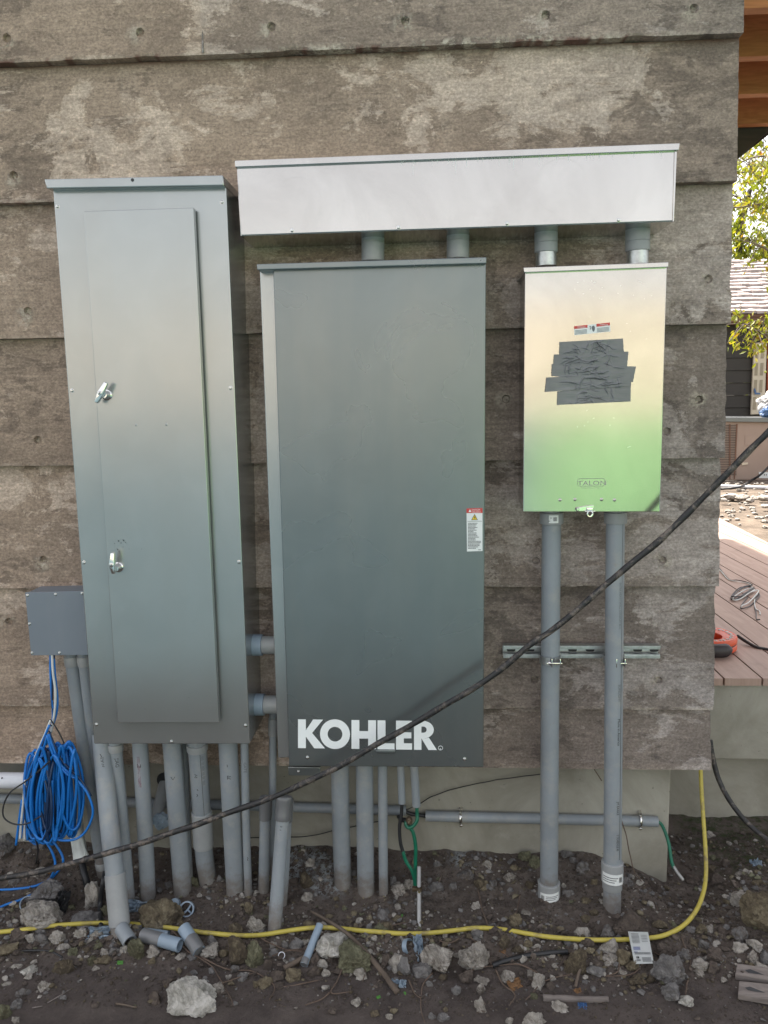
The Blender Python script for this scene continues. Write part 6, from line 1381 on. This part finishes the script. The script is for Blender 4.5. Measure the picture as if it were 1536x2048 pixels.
rt = [([(330, 1850), (350, 1868), (365, 1890), (385, 1908), (420, 1930), (440, 1960), (455, 1985), (466, 2010)], 'long root curving down right of the big white pitted rock'),
 ([(400, 1912), (450, 1938), (500, 1940), (530, 1955), (550, 1975), (540, 2000)], 'thin root arching over the rubble right of the egg shaped rocks'),
 ([(440, 1968), (470, 1958), (510, 1945)], 'short root beside the bare soil right of the white pitted rock'),
 ([(545, 1912), (580, 1900), (610, 1897)], 'thin root above the tiny white ring'), ([(560, 1975), (600, 1968), (636, 1960)], 'straight thin root below the forked splinter'),
 ([(680, 1905), (684, 1935), (676, 1960), (662, 1980), (666, 1988), (690, 1984), (700, 1982)], 'hooked root below the white angular rock'), ([(660, 1984), (640, 1998), (610, 2010)], 'thin root running left from the hooked root'),
 ([(733, 1920), (730, 1945), (725, 1962)], 'thin vertical root on the front of the olive boulder'), ([(520, 1874), (545, 1888), (570, 1898), (605, 1902)], 'root under the yellow cable left of the grey oval pebble'),
 ([(955, 1780), (965, 1820), (975, 1850), (990, 1880), (1010, 1905), (1022, 1922)], 'long thin root crossing under the yellow cable right of the ground rod'), ([(865, 1945), (848, 1965), (844, 1990), (842, 2015), (850, 2045)], 'branching root below the large chunky rock'),
 ([(818, 1960), (828, 1985), (842, 1997)], 'side root joining the branching root below the chunky rock'), ([(1140, 1950), (1110, 1955), (1085, 1965), (1065, 1985), (1050, 2000)], 'bent root in front of the pale rounded stone'),
 ([(990, 1940), (1005, 1970), (1030, 1990), (1020, 2010)], 'thin root tangled over the curled oak leaf'), ([(1075, 1945), (1040, 1930), (1000, 1930), (960, 1935)], 'thin root beside the black hose'), ([(935, 1870), (950, 1885), (975, 1915), (985, 1935)], 'thin root leaning on the pointed shoulder rock'),
 ([(1240, 1925), (1235, 1945), (1215, 1952)], 'small curled root left of the printed tag'), ([(1363, 1875), (1370, 1895), (1380, 1915), (1381, 1935)], 'wavy root right of the printed tag'), ([(1376, 1960), (1372, 1978), (1370, 1990)], 'straight short root above the small bright white stone'),
 ([(1258, 1886), (1280, 1892), (1310, 1905), (1335, 1920)], 'thin wire like root crossing the printed tag'), ([(1297, 1880), (1290, 1910), (1280, 1935), (1262, 1950), (1210, 1952)], 'long thin root passing over the lower right of the printed tag'),
 ([(175, 1770), (205, 1780), (235, 1790), (262, 1810), (290, 1830), (310, 1850)], 'thin vine across the feet of the left conduits'), ([(262, 1740), (250, 1765), (240, 1795), (225, 1815)], 'thin vine hanging beside the leftmost coupling'), ([(150, 1888), (170, 1870), (190, 1855), (205, 1840)], 'dry stem below the flat dark grey stone'),
 ([(1040, 1790), (1035, 1815), (1025, 1838)], 'thin stem left of the buried collar'), ([(880, 1880), (900, 1885), (935, 1868)], 'thin stem under the yellow cable right of the ground rod'), ([(762, 1862), (790, 1850), (840, 1842)], 'stem lying left of the foot of the ground rod')]
for l_, lab in rt:
    stick(lab, [G(x, y, .006+.004*(i % 2)) for i, (x, y) in enumerate(l_)], .0024, 'root_bark', .5, .003, 'root', 'root')
stick('twiggy dead sprig right of the ground rod', [G(868, 1782, .004), G(880, 1760, .02), G(884, 1748, .02)], .003, 'stick_bark', .5)
# weathered boards at right edge
for lab, l_ in [('rear weathered grey board with a split knot at the right edge', [(1474, 1926), (1545, 1936), (1600, 1945), (1600, 1972), (1545, 1960), (1470, 1949)]), ('front weathered grey board with a dark hollow at the right edge', [(1478, 1961), (1545, 1968), (1600, 1976), (1600, 2014), (1545, 2000), (1476, 1988)])]:
    bm = B(); prism(bm, [G(x, y, .022) for x, y in l_], (0, 0, -.018), .003); c = G(*l_[0]); t = thing('weathered_board', lab, 'board', c, 'weathered boards'); obj('plank', bm, 'weathered_wood', t, 30)
    y = l_[0][1]+16; kn = [(1490, y-2), (1500, y-4), (1515, y+2), (1530, y+8), (1512, y+6), (1496, y+3)]
    bm = B(); face(bm, [G(a, b, .0235) for a, b in kn]); obj('split', bm, 'black_ink', t)
# printed paper tag under the yellow cable
tg = thing('paper_tag', 'white printed paper tag folded around the yellow cable', 'tag', G(1283, 1890))
tgc = [(1256, 1863), (1296, 1864), (1308, 1927), (1269, 1928)]
def TG(u, v, dz=0):
    a, b, c_, d = [Vector((*q, 0)) for q in tgc]; p = a.lerp(b, u).lerp(d.lerp(c_, u), v); hgt = .042-.012*abs(v-.25)-.006*v; return G(p.x, p.y, hgt+dz)
bm = B(); g = [[bm.verts.new(TG(i/6, j/14)) for i in range(7)] for j in range(15)]
for j in range(14):
    for i in range(6): bm.faces.new((g[j][i], g[j+1][i], g[j+1][i+1], g[j][i+1]))
r_e = bmesh.ops.solidify(bm, geom=bm.faces[:], thickness=.0005); obj('paper', bm, 'printed_sticker', tg, 30)
def tagbar(mat, nm, rows_):
    bm = B()
    for u0, u1, v0, v1 in rows_: face(bm, [TG(u0, v0, .0016), TG(u0, v1, .0016), TG(u1, v1, .0016), TG(u1, v0, .0016)])
    obj(nm, bm, mat, tg)
tagbar('blue_ink', 'blue_text', [(.10, .45, .47+.022*i, .480+.022*i) for i in range(5)]+[(.1, .28, .62, .635)])
tagbar('grey_ink', 'grey_text', [(.12, .92, .64+.025*i, .652+.025*i) for i in range(3)]+[(.12, .5, .06+.04*i, .072+.04*i) for i in range(8)]+[(.6, .9, .1+.05*i, .11+.05*i) for i in range(5)]+[(.45, .9, .80+.03*i, .812+.03*i) for i in range(5)]+[(.15, .35, .86, .875), (.15, .35, .89, .91)])
tagbar('black_ink', 'symbol', [(.17, .22, .78, .83), (.24, .3, .78, .83), (.17, .3, .765, .775)])
bm = B()
for l_ in bpy.data.objects: pass
bm.free()

for o in bpy.data.objects:
    l_ = o.get('label')
    if l_ and len(l_.replace('-', ' ').split()) > 16: print('LONG', o.name, l_)
